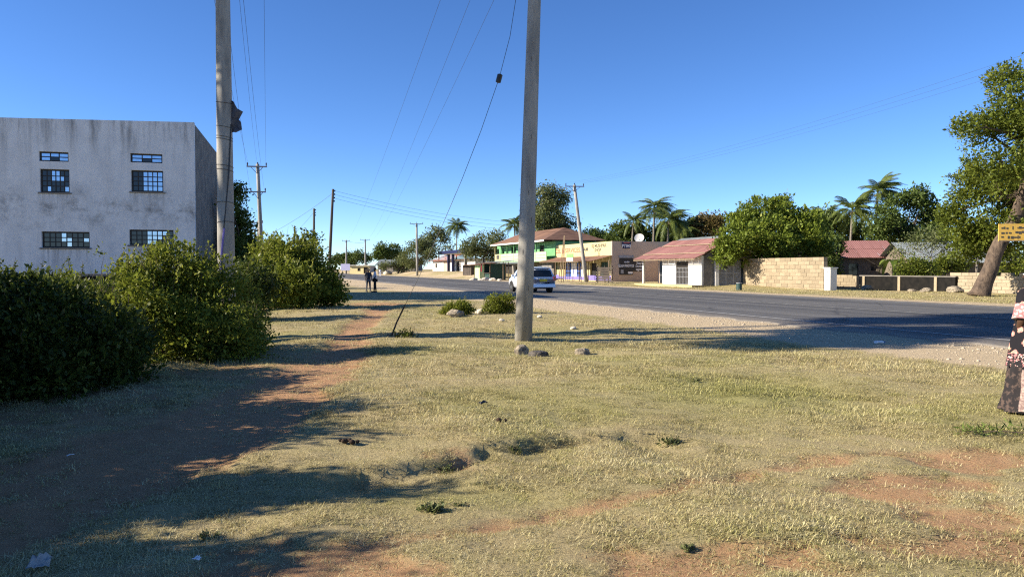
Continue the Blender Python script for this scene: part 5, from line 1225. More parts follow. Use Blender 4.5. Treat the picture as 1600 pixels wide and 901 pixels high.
# tall tree outside the frame at left; its shadow lies across lawn and road
K_ = 1 / math.tan(SUN_EL)
bt = (-19.5, 14.0); sb = []
for (X, Y, z, r) in ((5.0, 15.4, 11.2, .5), (7.5, 16.4, 12.0, .9), (10.5, 18.6, 13.4, 1.3), (13.5, 21.4, 14.6, 1.5), (15.5, 18.6, 15.4, 1.3), (17.5, 24.0, 16.2, 1.4), (12.0, 22.4, 14.0, .9), (16.5, 21.0, 15.8, 1.3)):
    sb.append((X - SH.x * z * K_ - bt[0], Y - SH.y * z * K_ - bt[1], z, r * 1.3, r * 1.25, r * .95))
tree('tall_tree', 'tall open crowned tree outside the frame at left', 'tree', *bt, [(0, 0, 0, .4), (.1, .1, 3, .33), (.2, .3, 6, .28), (.3, .6, 8.4, .22)], sb, M['leaf_tree'], n_cl=4200, per=13, rc=.3, leaf=.26, gap=.3, seed=71, shell=.4)
# small shrubs on the lawn
def lawn_shrub(label, px, Y, lobes, seed, n_cl=420, mat='leaf_hedge'):
    b = (gx(px, Y), Y); return bush(label, *b, [hb(x, y, r, Y, b) for x, y, r in lobes], seed, n_cl, 13, .06, .06, mat, 26, 'small shrubs on the lawn', 'lawn_shrub', .22, 8, .4)
lawn_shrub('low shrub around a grey stone on the lawn', 712, 25.5, ((705, 486, 12), (722, 484, 14), (735, 490, 8), (692, 490, 7)), 81, 420)
lawn_shrub('taller yellow green shrub beside the middle pole', 782, 26, ((772, 476, 14), (790, 474, 15), (782, 488, 15), (765, 488, 10), (798, 486, 9)), 82, 640)
lawn_shrub('small leafy weed beside the anchor rod', 640, 17.0, ((632, 528, 6), (642, 524, 5), (622, 533, 5)), 83, 60, 'leaf_hedge_dk')
def weed(label, px, py, r, seed, n_cl, mat='leaf_grey', leaf=.03):
    Y = F_PX * EYE / (py - HOR); b = (gx(px, Y), Y); R = r / F_PX * Y
    bush(label, *b, [(0, 0, R * .35, R, R * .8, R * .4), (R * .8, .02, R * .3, R * .7, R * .6, R * .35)], seed, n_cl, 9, R * .25, leaf, mat, 12, 'weeds on the lawn', 'weed', R * .7, 5, .07)
weed('low weedy tuft on the eroded bank near its left end', 690, 722, 13, 84, 40); weed('weedy tuft on the eroded bank near the small dung lump', 800, 700, 12, 90, 36); weed('dry grey weed at the right end of the eroded bank', 1048, 682, 14, 91, 44)
weed('small green weed below the eroded bank', 672, 792, 16, 92, 50, 'leaf_grey'); weed('green weed patch left of the small track', 712, 782, 10, 93, 34, 'leaf_grey'); weed('small green weed in the bottom left grass', 318, 828, 14, 94, 36, 'leaf_grey'); weed('green weed beside bare soil at bottom right', 1075, 858, 13, 95, 30, 'leaf_grey'); weed('low weed on the lawn behind the right soil patch', 1085, 600, 8, 96, 20, 'leaf_grey')
lawn_shrub('small green shrub at the foot of the coral stone wall', 1205, 62, ((1204, 443, 4), (1207, 445, 3)), 85, 40)
lawn_shrub('dry brown tuft at the foot of the coral stone wall', 1219, 62, ((1219, 443, 3), (1221, 446, 3)), 86, 40)
b = (gx(1425, 58), 58)
bush('green shrub behind the blackened wall', *b, [hb(1425, 418, 18, 58, b), hb(1445, 422, 14, 58, b), hb(1408, 424, 12, 58, b)], 87, 420, 13, .2, .15, 'leaf_tree', 10, None, 'garden_shrub')
b = (gx(1485, 60), 60)
bush('leafy shrub before the pale iron roof', *b, [hb(1485, 410, 14, 60, b), hb(1500, 414, 12, 60, b), hb(1468, 414, 12, 60, b)], 88, 320, 13, .2, .15, 'leaf_tree', 12, None, 'garden_shrub')
# ------------------------------------------------------------------ car
def paint(name, c, rough=.28, metal=.25, coat=.6):
    m, n, p, out = newmat(name); n.links.new(mix(n, ramp(n, noise(n, 3, 5, .6), [(.4, 0), (.8, .25)]), c, tuple(x * .75 for x in c)), p.inputs['Base Color']); setp(p, rough=rough, metal=metal, coat=coat); return m
M['car'] = paint('silver_white_car_paint', (.66, .68, .73)); M['rubber'] = pmat('tyre_rubber', (.018, .018, .018), (.03, .028, .026), 6, .85, .1)
M['tail'] = paint('tail_lamp_red', (.40, .015, .015), .15, 0); M['plate'] = pmat('yellow_number_plate', (.62, .46, .03), (.55, .40, .03), 5, .4, 0); M['rim'] = pmat('alloy_rim', (.5, .5, .5), (.4, .4, .4), 5, .35, 0, metal=.8)
cx_, cy_ = gx(829, 50), 50.0
car = thing('car', 'silver white estate car driving away on the road', 'car', (cx_, cy_, .036), math.atan2(DD.y, DD.x))
ST = [(-2.30, .40, .86, .90, .80), (-2.27, .36, .92, 1.00, .86), (-2.18, .32, .98, 1.12, .89), (-1.98, .28, 1.02, 1.50, .90), (-1.80, .26, 1.03, 1.62, .90), (-1.2, .24, 1.03, 1.69, .90), (-.3, .24, 1.02, 1.71, .90), (.4, .24, 1.00, 1.68, .90), (.85, .24, .99, 1.50, .90), (1.30, .24, .98, 1.10, .89), (1.75, .26, .90, .99, .87), (2.15, .30, .80, .90, .82), (2.30, .36, .70, .74, .72)]
mb = MB(); npf = 9
def prof(st_):
    x, zb, zbelt, zt, w_ = st_
    tum = .80 if zt - zbelt > .25 else .93
    half = [(0, zb), (w_ * .82, zb), (w_ * .97, zb + .14), (w_, zb + (zbelt - zb) * .55), (w_ * .97, zbelt), (w_ * (.97 + tum) / 2, (zbelt + zt) / 2 + .02), (w_ * tum, zt - .06), (w_ * tum * .82, zt - .008), (0, zt)]
    return [(x, y, z) for y, z in half] + [(x, -y, z) for y, z in half[-2:0:-1]]
for s_ in ST: mb.v += prof(s_)
m_ = 16
for i in range(len(ST) - 1):
    for k in range(m_): mb.f.append((i * m_ + k, i * m_ + (k + 1) % m_, (i + 1) * m_ + (k + 1) % m_, (i + 1) * m_ + k))
mb.f.append(tuple(range(m_))); mb.f.append(tuple((len(ST) - 1) * m_ + k for k in range(m_))[::-1])
body = mb.build('body', M['car'], car, smooth=True)
def on_side(x, f, sg):           # point on the upper side between belt (f=0) and roof rail (f=1)
    for a, b in zip(ST[:-1], ST[1:]):
        if a[0] <= x <= b[0]:
            u = (x - a[0]) / (b[0] - a[0]); P, Q_ = prof(a), prof(b)
            L_ = [Vector(P[i]).lerp(Vector(Q_[i]), u) for i in (4, 5, 6)]
            v = L_[0].lerp(L_[1], f * 2) if f < .5 else L_[1].lerp(L_[2], f * 2 - 1)
            return Vector((v.x, (v.y + .012) * sg, v.z))
for sg in (-1, 1):
    for (xa, xb) in ((-1.72, -1.05), (-.98, -.08), (0.0, .72)):
        mb = MB(); n_ = 5
        for i in range(n_):
            x = xa + (xb - xa) * i / (n_ - 1)
            xt = max(x, -1.62) if xa < -1.1 else min(x, .52) if xb > .5 else x
            for f in (.10, .5, .86): mb.v.append(tuple(on_side(x if f < .2 else xt, f, sg)))
        for i in range(n_ - 1):
            for k in range(2): mb.f.append((i * 3 + k, i * 3 + k + 1, i * 3 + 3 + k + 1, i * 3 + 3 + k))
        mb.build('side_window', M['glass_dark'], car)
    MB().box(.72, .9, min(sg * .93, sg * 1.08), max(sg * .93, sg * 1.08), 1.02, 1.18, .02).build('wing_mirror', M['car'], car)
    for x in (-.95, .05): MB().box(x, x + .2, min(sg * .898, sg * .925), max(sg * .898, sg * .925), .90, .94).build('door_handle', M['car'], car)
    mb = MB(); mb.prism([(sg * .88, .78), (sg * .70, .80), (sg * .72, 1.06), (sg * .86, 1.10)], 'x', -2.325, -2.10); mb.build('tail_lamp', M['tail'], car)
    for wx in (-1.38, 1.36):
        wh = bpy.data.objects.new('wheel', None); COL.objects.link(wh); wh.parent = car; wh.location = (wx, sg * .80, .335)
        prf = [(.20, -.10), (.31, -.105), (.335, -.07), (.335, .07), (.31, .105), (.20, .10)]; mb = MB(); n_ = 22
        for k in range(n_): a = 2 * math.pi * k / n_; mb.v += [(r_ * math.cos(a), y_, r_ * math.sin(a)) for r_, y_ in prf]
        for k in range(n_):
            for j in range(5): mb.f.append((k * 6 + j, k * 6 + j + 1, ((k + 1) % n_) * 6 + j + 1, ((k + 1) % n_) * 6 + j))
        mb.build('tyre', M['rubber'], wh, smooth=True); mb = MB(); mb.tube([(0, sg * .06, 0), (0, sg * .085, 0)], [.205, .19], 20)
        for k in range(5): a = k * 1.2566; mb.bar((0, sg * .10, 0), (.19 * math.cos(a), sg * .10, .19 * math.sin(a)), .045, .03)
        mb.build('rim', M['rim'], wh)
        mb = MB(); mb.tube([(wx, sg * .70, .36), (wx, sg * .905, .36)], [.40, .40], 22); mb.build('wheel_arch', M['rubber'], car)
mb = MB(); 
for (y, zf) in ((-.66, 0), (-.33, .03), (0, .04), (.33, .03), (.66, 0)): mb.v += [(-2.235 - zf * .4, y, 1.06), (-2.02 - zf * .4, y * .93, 1.46 + zf)]
mb.f = [(2 * i, 2 * i + 2, 2 * i + 3, 2 * i + 1) for i in range(4)]; o = mb.build('rear_window', M['glass_dark'], car); s_ = o.modifiers.new('t', 'SOLIDIFY'); s_.thickness = .02; s_.offset = 0
MB().box(-2.40, -2.22, -.84, .84, .36, .60, .03).build('rear_bumper', M['car'], car, bevel=.03); MB().box(-2.405, -2.30, -.60, .60, .30, .355).build('bumper_insert', M['rubber'], car)
MB().box(-2.335, -2.315, -.26, .26, .74, .90).build('number_plate', M['plate'], car); MB().box(-2.338, -2.30, -.42, .42, .925, .965).build('tailgate_trim', M['rim'], car)
MB().bar((-2.24, .02, 1.07), (-2.16, .38, 1.20), .02).build('rear_wiper', M['rubber'], car); MB().box(-2.06, -1.72, -.62, .62, 1.60, 1.645).build('roof_spoiler', M['car'], car, bevel=.015)
for sg in (-1, 1): MB().tube([(-1.6, sg * .64, 1.70), (-.9, sg * .66, 1.745), (.3, sg * .64, 1.72)], .018, 6).build('roof_rail', M['rim'], car)

# ------------------------------------------------------------------ people
def skin(name, pts, edges, mat, parent, sub=2):
    """pts: {key:(x,y,z,r)}; first key is the root"""
    keys = list(pts); m = bpy.data.meshes.new(name); m.from_pydata([pts[k][:3] for k in keys], [(keys.index(a), keys.index(b)) for a, b in edges], [])
    o = bpy.data.objects.new(name, m); COL.objects.link(o); o.parent = parent; m.materials.append(mat)
    md = o.modifiers.new('skin', 'SKIN'); md.use_smooth_shade = True; md.branch_smoothing = .6
    for i, k in enumerate(keys):
        r = pts[k][3]; sv = m.skin_vertices[0].data[i]; sv.radius = (r, r) if not hasattr(r, '__len__') else r; sv.use_root = (i == 0)
    sb_ = o.modifiers.new('sub', 'SUBSURF'); sb_.levels = sub; sb_.render_levels = sub
    return o
def chain(*ks): return list(zip(ks[:-1], ks[1:]))
M['skin'] = pmat('dark_skin', (.085, .045, .028), (.065, .034, .022), 6, .5, .1); M['hair'] = pmat('black_hair', (.010, .009, .008), (.016, .014, .012), 30, .8, .4)
def hand(parent, wrist, d, side, mat, k=1.0, name='hand'):
    """palm with five separate fingers; d = direction the hand points, side = towards the thumb"""
    w_ = Vector(wrist); d = Vector(d).normalized(); t = (Vector(side) - d * Vector(side).dot(d)).normalized(); nn = d.cross(t)
    P = {'w': (*w_, .024 * k), 'p': (*(w_ + d * .05 * k), (.036 * k, .02 * k)), 'q': (*(w_ + d * .085 * k), (.034 * k, .018 * k))}; E = [('w', 'p'), ('p', 'q')]
    for i, (off, ln) in enumerate(((.028, .072), (.010, .082), (-.009, .076), (-.027, .058))):
        b = w_ + d * .085 * k + t * off * k; P[f'a{i}'] = (*b, .0095 * k); P[f'b{i}'] = (*(b + d * ln * .5 * k + nn * .008 * k), .0088 * k); P[f'c{i}'] = (*(b + d * ln * .9 * k + nn * .03 * k), .0075 * k); E += [('q', f'a{i}'), (f'a{i}', f'b{i}'), (f'b{i}', f'c{i}')]
    b = w_ + d * .03 * k + t * .03 * k; P['t0'] = (*b, .012 * k); P['t1'] = (*(b + t * .03 * k + d * .025 * k), .011 * k); P['t2'] = (*(b + t * .038 * k + d * .058 * k), .009 * k); E += [('p', 't0'), ('t0', 't1'), ('t1', 't2')]
    return skin(name, P, E, mat, parent, 1)
def person(label, x, y, rz, h, top, trousers, top_sleeve=.5, stride=.12, arm=.0, shoes=None, group=None, bend=0.0):
    root = thing('person', label, 'person', (x, y, hz(x, y) + .0), rz, group); k = h / 1.75
    def S(d): return {a: (v[0] * k, v[1] * k, v[2] * k, v[3] * k if not hasattr(v[3], '__len__') else tuple(q * k for q in v[3])) for a, v in d.items()}
    J = {'pel': (0, 0, .95, (.15, .11)), 'ch': (0, .01, 1.28, (.165, .115)), 'sh': (0, .0, 1.43, (.12, .085)), 'nk': (0, 0.0, 1.50, .052), 'h0': (0, .015, 1.565, .068), 'h1': (0, .02, 1.64, .088), 'h2': (0, .015, 1.71, .068),
         'sl': (-.19, 0, 1.42, .058), 'el': (-.255, -.04, 1.13, .042), 'wl': (-.24 + arm * .1, .07 + arm * .12, .88 + arm * .12, .028), 'sr': (.19, 0, 1.42, .058), 'er': (.255, -.04, 1.13, .042), 'wr': (.24, .07, .88, .028),
         'hl': (-.095, 0, .88, .088), 'kl': (-.11, stride * .6, .50, .06), 'al': (-.115, stride, .09, .04), 'fl': (-.125, stride + .14, .035, .034), 'hr': (.095, 0, .88, .088), 'kr': (.11, -stride * .2, .50, .06), 'ar': (.115, -stride, .09, .04), 'fr': (.125, -stride + .14, .035, .034)}
    E = chain('pel', 'ch', 'sh', 'nk', 'h0', 'h1', 'h2') + chain('sh', 'sl', 'el', 'wl') + chain('sh', 'sr', 'er', 'wr') + chain('pel', 'hl', 'kl', 'al', 'fl') + chain('pel', 'hr', 'kr', 'ar', 'fr')
    bd = skin('body', S(J), E, M['skin'], root)
    sc = lambda ks, f: S({a: (*J[a][:3], J[a][3] * f if not hasattr(J[a][3], '__len__') else tuple(q * f for q in J[a][3])) for a in ks})
    sh = sc(('pel', 'ch', 'sh', 'sl', 'el', 'sr', 'er'), 1.17)
    for s_ in ('l', 'r'):
        a, b = J['s' + s_], J['e' + s_]; sh['e' + s_] = tuple((a[i] + (b[i] - a[i]) * top_sleeve) * k for i in range(3)) + (.062 * k,)
    skin('shirt', sh, chain('pel', 'ch', 'sh') + chain('sh', 'sl', 'el') + chain('sh', 'sr', 'er'), top, root)
    tp = sc(('pel', 'hl', 'kl', 'al', 'hr', 'kr', 'ar'), 1.22); skin('trousers', tp, chain('pel', 'hl', 'kl', 'al') + chain('pel', 'hr', 'kr', 'ar'), trousers, root)
    for s_ in ('l', 'r'):
        a, f = J['a' + s_], J['f' + s_]; MB().box((f[0] - .055) * k, (f[0] + .055) * k, (a[1] - .09) * k, (f[1] + .06) * k, 0, .085 * k, .012).build('shoe', shoes or M['black_paint'], root, bevel=.015)
        wv = Vector(J['w' + s_][:3]) * k; ev = Vector(J['e' + s_][:3]) * k; hand(root, wv, wv - ev, (0, 1, 0), M['skin'], k)
    hc = Vector((0, .0, 1.66)) * k; mb = MB(); mb.tube([hc + Vector((0, -.012, z_)) * k for z_ in (-.06, -.02, .04, .08, .105)], [.088 * k, .099 * k, .098 * k, .075 * k, .02 * k], 14); mb.build('hair', M['hair'], root, smooth=True)
    for sx_ in (-.034, .034): MB().tube([Vector((sx_, .092, 1.645)) * k, Vector((sx_, .104, 1.645)) * k], [.011, .007], 7).build('eye', M['white_paint'], root)
    MB().tube([Vector((0, .098, 1.655)) * k, Vector((0, .122, 1.612)) * k, Vector((0, .10, 1.60)) * k], [.009, .016, .01], 6).build('nose', M['skin'], root); MB().box(-.024 * k, .024 * k, .086 * k, .099 * k, 1.575 * k, 1.586 * k).build('mouth', pmat('lips', (.06, .025, .02), (.05, .02, .02), 5, .5, 0), root)
    for sx_ in (-1, 1): MB().tube([Vector((sx_ * .088, .01, 1.65)) * k, Vector((sx_ * .104, 0, 1.645)) * k], [.022, .026], 7).build('ear', M['skin'], root)
    return root
cl_dk = pmat('charcoal_shirt', (.035, .040, .055), (.025, .028, .04), 8, .9, .1); cl_w = pmat('white_shirt', (.72, .72, .76), (.6, .6, .66), 8, .9, .1); tr_g = pmat('grey_trousers', (.09, .10, .12), (.07, .075, .09), 8, .9, .1); tr_k = pmat('black_trousers', (.010, .011, .015), (.016, .016, .02), 8, .9, .1)
person('man in charcoal top and grey trousers standing by the road', gx(575.5, 51.5), 51.5, math.radians(-150), 1.62, cl_dk, tr_g, .95, .08, .6, group=None)
person('man in white shirt and black trousers standing by the road', gx(586, 50.5), 50.5, math.radians(100), 1.68, cl_w, tr_k, .9, .07, .6)
person('tiny far person in pale clothes beyond the road', gx(594, 150), 150, math.radians(180), 1.7, cl_w, cl_w, .6, .1)

# woman at the right edge
def dress_mat():
    m, n, p, out = newmat('black_floral_dress')
    tc = N(n, 'TexCoord').outputs['Object']; sx = N(n, 'SeparateXYZ'); n.links.new(tc, sx.inputs[0])
    def vor(scale, r):
        v = N(n, 'TexVoronoi'); v.inputs['Scale'].default_value = scale
        dn = N(n, 'TexNoise'); dn.inputs['Scale'].default_value = 26; dn.inputs['Detail'].default_value = 3; n.links.new(tc, dn.inputs['Vector'])
        md = mix(n, .055, tc, dn.outputs['Color'], 'ADD'); n.links.new(md, v.inputs['Vector']); return v
    v1 = vor(10.5, 1); v2 = vor(42, 1)
    flower = ramp(n, v1.outputs['Distance'], [(.40, 1), (.47, 0)]); petals = mix(n, ramp(n, v2.outputs['Distance'], [(.2, 0), (.5, 1)]), (.66, .50, .30), (.48, .22, .19))
    pick = ramp(n, v1.outputs['Color'], [(.25, 0), (.35, 1)])
    mk = mix(n, 1.0, flower, pick, 'MULTIPLY')
    c = mix(n, mk, (.012, .011, .014), petals)
    zz = N(n, 'Math', operation='SUBTRACT'); n.links.new(sx.outputs[2], zz.inputs[0]); zz.inputs[1].default_value = 0
    def band(z0, z1):
        a = N(n, 'Math', operation='GREATER_THAN'); n.links.new(sx.outputs[2], a.inputs[0]); a.inputs[1].default_value = z0
        b = N(n, 'Math', operation='LESS_THAN'); n.links.new(sx.outputs[2], b.inputs[0]); b.inputs[1].default_value = z1
        q = N(n, 'Math', operation='MULTIPLY'); n.links.new(a.outputs[0], q.inputs[0]); n.links.new(b.outputs[0], q.inputs[1]); return q.outputs[0]
    pink = mix(n, ramp(n, vor(24, 1).outputs['Distance'], [(.25, 1), (.5, 0)]), (.34, .15, .15), (.64, .48, .41))
    c = mix(n, band(.52, .66), c, mix(n, ramp(n, v2.outputs['Distance'], [(.42, 0), (.5, 1)]), pink, (.02, .018, .02)))
    c = mix(n, band(1.06, 1.22), c, pink); c = mix(n, band(1.03, 1.06), c, (.65, .6, .55)); c = mix(n, band(.98, 1.0295), c, (.012, .012, .014))
    n.links.new(c, p.inputs['Base Color']); setp(p, rough=.85, spec=.15); return m
M['dress'] = dress_mat(); M['kanga'] = pmat('black_wrap_skirt', (.018, .015, .016), (.08, .055, .045), 18, .9, .1, lo=.52, hi=.6); M['trim'] = pmat('pale_woven_border', (.44, .34, .28), (.14, .08, .08), 34, .9, .1)
WX, WY = gx(1623, 8.25), 8.25
wm = thing('person', 'woman in black floral dress with cream and pink flowers walking at right', 'person', (WX, WY, hz(WX, WY)), math.radians(18))
J = {'pel': (0, 0, .90, (.16, .13)), 'ch': (0, .01, 1.18, (.16, .12)), 'sh': (0, 0, 1.33, (.12, .085)), 'nk': (0, 0, 1.395, .05), 'h0': (0, .015, 1.455, .064), 'h1': (0, .02, 1.53, .084), 'h2': (0, .01, 1.60, .066),
     'sl': (-.19, 0, 1.305, .06), 'el': (-.27, -.02, 1.03, .047), 'wl': (-.13, .13, .84, .03), 'sr': (.175, 0, 1.305, .06), 'er': (.235, -.03, 1.04, .047), 'wr': (.2, .12, .86, .03),
     'hl': (-.09, 0, .82, .09), 'kl': (-.10, .04, .45, .06), 'al': (-.10, .03, .08, .04), 'fl': (-.11, .16, .035, .033), 'hr': (.09, 0, .82, .09), 'kr': (.1, -.02, .45, .06), 'ar': (.1, -.08, .08, .04), 'fr': (.11, .06, .035, .033)}
skin('body', J, chain('pel', 'ch', 'sh', 'nk', 'h0', 'h1', 'h2') + chain('sh', 'sl', 'el', 'wl') + chain('sh', 'sr', 'er', 'wr') + chain('pel', 'hl', 'kl', 'al', 'fl') + chain('pel', 'hr', 'kr', 'ar', 'fr'), M['skin'], wm)
def gown(name, rings, mat, folds, amp, seg=64, seed=1, zoff=None):
    mb = MB(); q = random.Random(seed); ph = [q.uniform(0, 6.28) for _ in range(4)]
    zs = rings
    for (z, rx, ry, fa) in zs:
        for k in range(seg):
            a = 2 * math.pi * k / seg; f = 1 + fa * amp * (math.sin(folds * a + ph[0] + z * 1.3) + .6 * math.sin((folds * 2 - 1) * a + ph[1]))
            mb.v.append((rx * f * math.cos(a), ry * f * math.sin(a), z + (zoff * math.sin(a + ph[2]) * fa if zoff else 0)))
    for i in range(len(zs) - 1):
        for k in range(seg): mb.f.append((i * seg + k, i * seg + (k + 1) % seg, (i + 1) * seg + (k + 1) % seg, (i + 1) * seg + k))
    return mb.build(name, mat, wm, smooth=True)
def interp(rings, n_):
    out = []
    for i in range(n_):
        u = i / (n_ - 1) * (len(rings) - 1); j = min(int(u), len(rings) - 2); f = u - j; f = f * f * (3 - 2 * f); out.append(tuple(a + (b - a) * f for a, b in zip(rings[j], rings[j + 1])))
    return out
gown('dress', interp([(1.385, .075, .065, 0), (1.345, .15, .095, .1), (1.28, .205, .13, .2), (1.1, .235, .165, .4), (.9, .265, .205, .8), (.7, .30, .235, 1), (.50, .33, .26, 1.1)], 22), M['dress'], 7, .05, zoff=.012)
gown('wrap_skirt', interp([(.72, .26, .2, .4), (.5, .318, .25, .9), (.25, .335, .27, 1.2), (.03, .385, .32, 1.6)], 14), M['kanga'], 6, .06, seed=4, zoff=.015)
mb = MB()
for i in range(10):
    u = i / 9; z = .49 - .45 * u
    for k in range(5): a = math.radians(196 + 26 * k / 4 * (.7 + .6 * u)); R1 = (.335 + .07 * u) * (1 + .02 * math.sin(k * 2 + i)); R2 = (.265 + .065 * u); mb.v.append((R1 * math.cos(a), R2 * math.sin(a), z))
for i in range(9):
    for k in range(4): mb.f.append((i * 5 + k, i * 5 + k + 1, (i + 1) * 5 + k + 1, (i + 1) * 5 + k))
mb.build('skirt_border', M['trim'], wm, smooth=True)
for s_ in ('l', 'r'):
    a, b = Vector(J['s' + s_][:3]), Vector(J['e' + s_][:3]); e = a.lerp(b, .98); sg = -1 if s_ == 'l' else 1
    mb = MB(); mb.tube([a + Vector((-.06 * sg, 0, .035)), a + Vector((.005 * sg, 0, .012)), a.lerp(b, .35), a.lerp(b, .7), e], [.075, .085, .088, .092, .098], 18, False); mb.build('sleeve', M['dress'], wm, smooth=True)
    wv = Vector(J['w' + s_][:3]); hand(wm, wv, wv - b, (0, 0, 1), M['skin'], .95)
    MB().box(J['f' + s_][0] - .05, J['f' + s_][0] + .05, J['a' + s_][1] - .08, J['f' + s_][1] + .06, 0, .03).build('sandal', M['black_paint'], wm, bevel=.008)
mb = MB(); hc = Vector((0, -.005, 1.53)); mb.tube([hc + Vector((0, 0, z_)) for z_ in (-.19, -.13, -.06, 0, .06, .105, .13)], [.115, .10, .108, .112, .10, .07, .02], 18, False); mb.build('headscarf', M['dress'], wm, smooth=True)
mb = MB(); mb.tube([(0, .06, 1.42), (0, .085, 1.47), (0, .09, 1.53), (0, .085, 1.58), (0, .06, 1.61)], [.03, .055, .066, .055, .03], 12); mb.build('face', M['skin'], wm, smooth=True)
for sx_ in (-.03, .03): MB().tube([(sx_, .143, 1.54), (sx_, .155, 1.54)], [.011, .007], 7).build('eye', M['white_paint'], wm)
MB().tube([(0, .148, 1.548), (0, .176, 1.508), (0, .15, 1.497)], [.009, .015, .01], 6).build('nose', M['skin'], wm); MB().box(-.022, .022, .128, .146, 1.468, 1.48).build('mouth', pmat('lips_red', (.08, .025, .02), (.06, .02, .02), 5, .5, 0), wm)

# ------------------------------------------------------------------ sign on the tree, rocks, litter
sg_ = thing('tree_sign', 'yellow hand lettered board fixed on the leaning trunk', 'sign', (gx(1559, 39.6), 39.6, 0), -.12)
zb_, zt_ = gz(377, 39.6), gz(350, 39.6)
MB().box(0, 3.4, -.03, .03, zb_, zt_).build('board', M['sign_yellow'], sg_); MB().box(0, 3.4, -.045, -.034, zb_, zb_ + .05).build('lower_batten', M['timber'], sg_)
q = random.Random(9)
for row, z in enumerate((zt_ - .22, zt_ - .47, zt_ - .72)):
    x = .12
    while x < 3.2:
        wd = q.uniform(.03, .16); MB().box(x, x + wd, -.040, -.032, z - q.uniform(.02, .09), z + q.uniform(.02, .10)).build('painted_stroke', M['dark_text'], sg_); x += wd + q.choice((.02, .03, .06, .2))
for x in (.4, 2.6): MB().bar((x, .07, .0 if x > 1 else zb_ - .05), (x, .07, zt_ + .05), .08).build('support', M['timber'], sg_)

M['sooty_rock'] = pmat('dark_rock', (.16, .14, .12), (.03, .028, .026), 9, .95, .8, 25, .03)  # same rock look with a much darker base colour
def rock(label, x, y, r, seed, mat='rock', sq=(1, 1, .7), name='rock', cat='rock', group=None):
    import bmesh
    bm = bmesh.new(); bmesh.ops.create_icosphere(bm, subdivisions=3, radius=1)
    rs = np.random.RandomState(seed); C = rs.normal(size=(9, 3)); C /= np.linalg.norm(C, axis=1)[:, None]; D = rs.uniform(.62, .95, 9)
    for v in bm.verts:
        p = np.array(v.co); 
        for c, d in zip(C, D):
            t_ = p @ c
            if t_ > d: p = p - c * (t_ - d) * .9
        p = p * (1 + .05 * math.sin(7 * p[0] + seed) * math.sin(6 * p[1] + 2 * seed) + .03 * math.sin(15 * p[2] + seed)); v.co = (p[0] * sq[0] * r, p[1] * sq[1] * r, p[2] * sq[2] * r)
    m = bpy.data.meshes.new(name); bm.to_mesh(m); bm.free()
    o = link(name, m, M[mat], None, False, (x, y, hz(x, y) + r * sq[2] * .45)); o.rotation_euler = (0, 0, seed * 1.3); tag(o, label, cat, group); return o
def rk(label, px, py, rpx, seed, **kw):
    Y = F_PX * EYE / (py - HOR); return rock(label, gx(px, Y), Y, rpx / F_PX * Y, seed, **kw)
rk('craggy pale rock at the foot of the middle pole', 815, 548, 12.5, 3, sq=(1, .8, .9)); rk('dark jagged rock right of the middle pole foot', 842, 553, 14, 5, mat='sooty_rock', sq=(1.2, .7, .6)); rk('ochre rock with a dark side right of the middle pole', 910, 552, 13, 7, sq=(1, .8, .65))
rk('small white stone left of the middle pole', 784, 502, 4.5, 9, mat='white_rock'); rk('tiny white stone right of the middle pole', 843, 496, 4, 11, mat='white_rock'); rk('small whitish stone near the road shoulder', 896, 516, 5, 13, mat='white_rock')
rk('grey boulder half hidden in the low shrub', 712, 494, 15, 15, sq=(1, .8, .6)); rk('pale stone between the two lawn shrubs', 750, 490, 8, 17, mat='white_rock')
for k, (px, r, lb) in enumerate(((1355, 9, 'rough grey boulder left before the blackened wall'), (1425, 5, 'small grey stone before the blackened wall'), (1447, 8, 'middle grey boulder before the blackened wall'), (1492, 12, 'dark boulder where blackened and pale walls meet'))):
    p_ = st(44.6, t_of(px, 44.6)); rock(lb, p_.x, p_.y, r / F_PX * p_.y, 20 + k, sq=(1.3, 1, .6))
p_ = st(31.8, t_of(784, 31.8)); 
for k in range(5): rock(['broken concrete lump in the rubble left of the car', 'grey rubble lump beside the stall', 'pale rubble chunk at the roadside left of the car', 'small rubble piece by the far road edge', 'flat rubble slab near the timber stall'][k], p_.x - .3 - .9 * k, p_.y + .8 * k, .35 + .1 * (k % 3), 30 + k, mat='white_rock', sq=(1.4, 1, .6), name='rubble', group='rubble heap left of the car')
p_ = st(34, t_of(606, 34)); rock('large pale boulder at the far roadside', p_.x, p_.y, 1.2, 41, mat='white_rock')

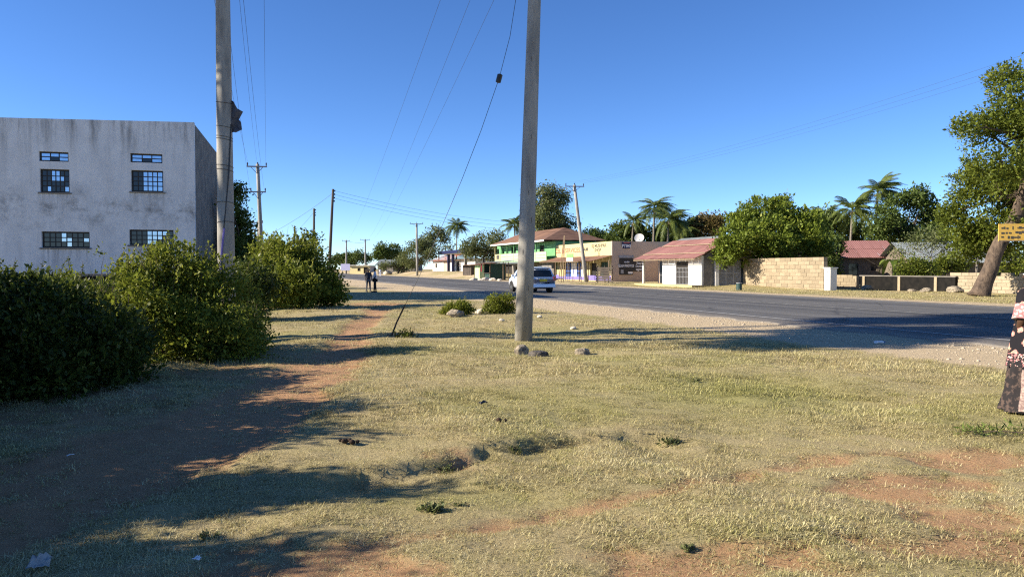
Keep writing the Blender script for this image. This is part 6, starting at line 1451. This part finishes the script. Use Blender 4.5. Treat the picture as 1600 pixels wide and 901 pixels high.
def dung(label, px, py, n_, seed):
    Y = F_PX * EYE / (py - HOR); x = gx(px, Y); q = random.Random(seed); mb = MB(); r0 = .022
    for k in range(n_):
        c = Vector((q.uniform(-.05, .05) + (k - n_ / 2) * .022, q.uniform(-.025, .025), q.uniform(.008, .03))); r = r0 * q.uniform(.8, 1.5)
        mb.tube([c + Vector((0, 0, -r)), c + Vector((0, 0, -r * .5)), c, c + Vector((0, 0, r * .55)), c + Vector((0, 0, r * .9))], [r * .3, r * .9, r * 1.15, r * .8, r * .15], 7)
    o = mb.build('dung', M['dung'], None, smooth=True, loc=(x, Y, hz(x, Y) + .012)); tag(o, label, 'dung'); o.scale = (.85, .85, .85)
dung('dark dried dung pile at left on the dry grass', 550, 699, 9, 1); dung('small dark dung lump above the eroded bank', 779, 668, 5, 2)
def sheetlet(name, label, cat, px, py, wd, dp, mat, seed, hgt=.03):
    Y = F_PX * EYE / (py - HOR); x = gx(px, Y); q = np.random.RandomState(seed); n_ = 7; mb = MB()
    for i in range(n_):
        for k in range(n_):
            u, v = i / (n_ - 1) - .5, k / (n_ - 1) - .5; rr_ = 1 - .35 * q.rand(); mb.v.append((u * wd * rr_, v * dp * rr_, hgt * (.5 + .8 * q.rand()) * (1 - u * u * 2) + .01))
    for i in range(n_ - 1):
        for k in range(n_ - 1): mb.f.append((i * n_ + k, (i + 1) * n_ + k, (i + 1) * n_ + k + 1, i * n_ + k + 1))
    o = mb.build(name, mat, None, loc=(x, Y, hz(x, Y) + .01)); o.rotation_euler = (0, 0, seed); tag(o, label, cat); s_ = o.modifiers.new('t', 'SOLIDIFY'); s_.thickness = .003; return o
sheetlet('plastic_bag', 'crumpled greyish plastic bag in the bottom left shade', 'plastic bag', 55, 884, .16, .12, pmat('dirty_plastic', (.34, .33, .31), (.2, .19, .18), 10, .5, 0), 2, .06)
sheetlet('litter_scrap', 'small white litter scrap in the bottom left shade', 'litter', 302, 873, .05, .04, M['plastic_w'], 3, .02)
sheetlet('litter_scrap', 'torn black litter scrap lying on the dry lawn', 'litter', 755, 637, .14, .07, M['plastic_b'], 4, .04)
sheetlet('litter_scrap', 'pale stick of litter on the shaded path', 'litter', 106, 710, .07, .015, M['plastic_w'], 1, .012)
bo = thing('bottle', 'crushed clear plastic bottle lying on the sandy shoulder', 'bottle', (gx(1376, 15.6), 15.6, .045), .25)
MB().tube([(-.14, 0, 0), (-.12, 0, 0), (-.02, 0, .005), (.06, 0, 0), (.10, 0, 0)], [.02, .035, .028, .034, .015], 10).build('body', M['plastic_w'], bo, smooth=True); MB().tube([(.101, 0, 0), (.125, 0, 0)], .016, 8).build('cap', M['blue'], bo)
# fallen green branch at right
fb = thing('fallen_branch', 'fresh green leafy branch lying on the grass at right', 'branch', (gx(1556, 7.0), 7.0, hz(gx(1556, 7), 7) + .02), 0)
MB().tube([(.45, -.12, .02), (.1, -.02, .03), (-.3, .03, .02)], [.008, .006, .003], 5).build('stem', M['stem'], fb)
rs2 = np.random.RandomState(5); V, Q, rv = leaves_np(rs2, [(-.1, .03, .03, .28, .05, .02), (.2, .08, .03, .25, .05, .02)], 26, 7, .025, .055, .22, .0, .2)
link('leaves', np_mesh('leaves', V, Q, {'rnd': rv}), leafmat('fresh_leaves', (.07, .11, .02), (.15, .20, .045), None, .3), fb)
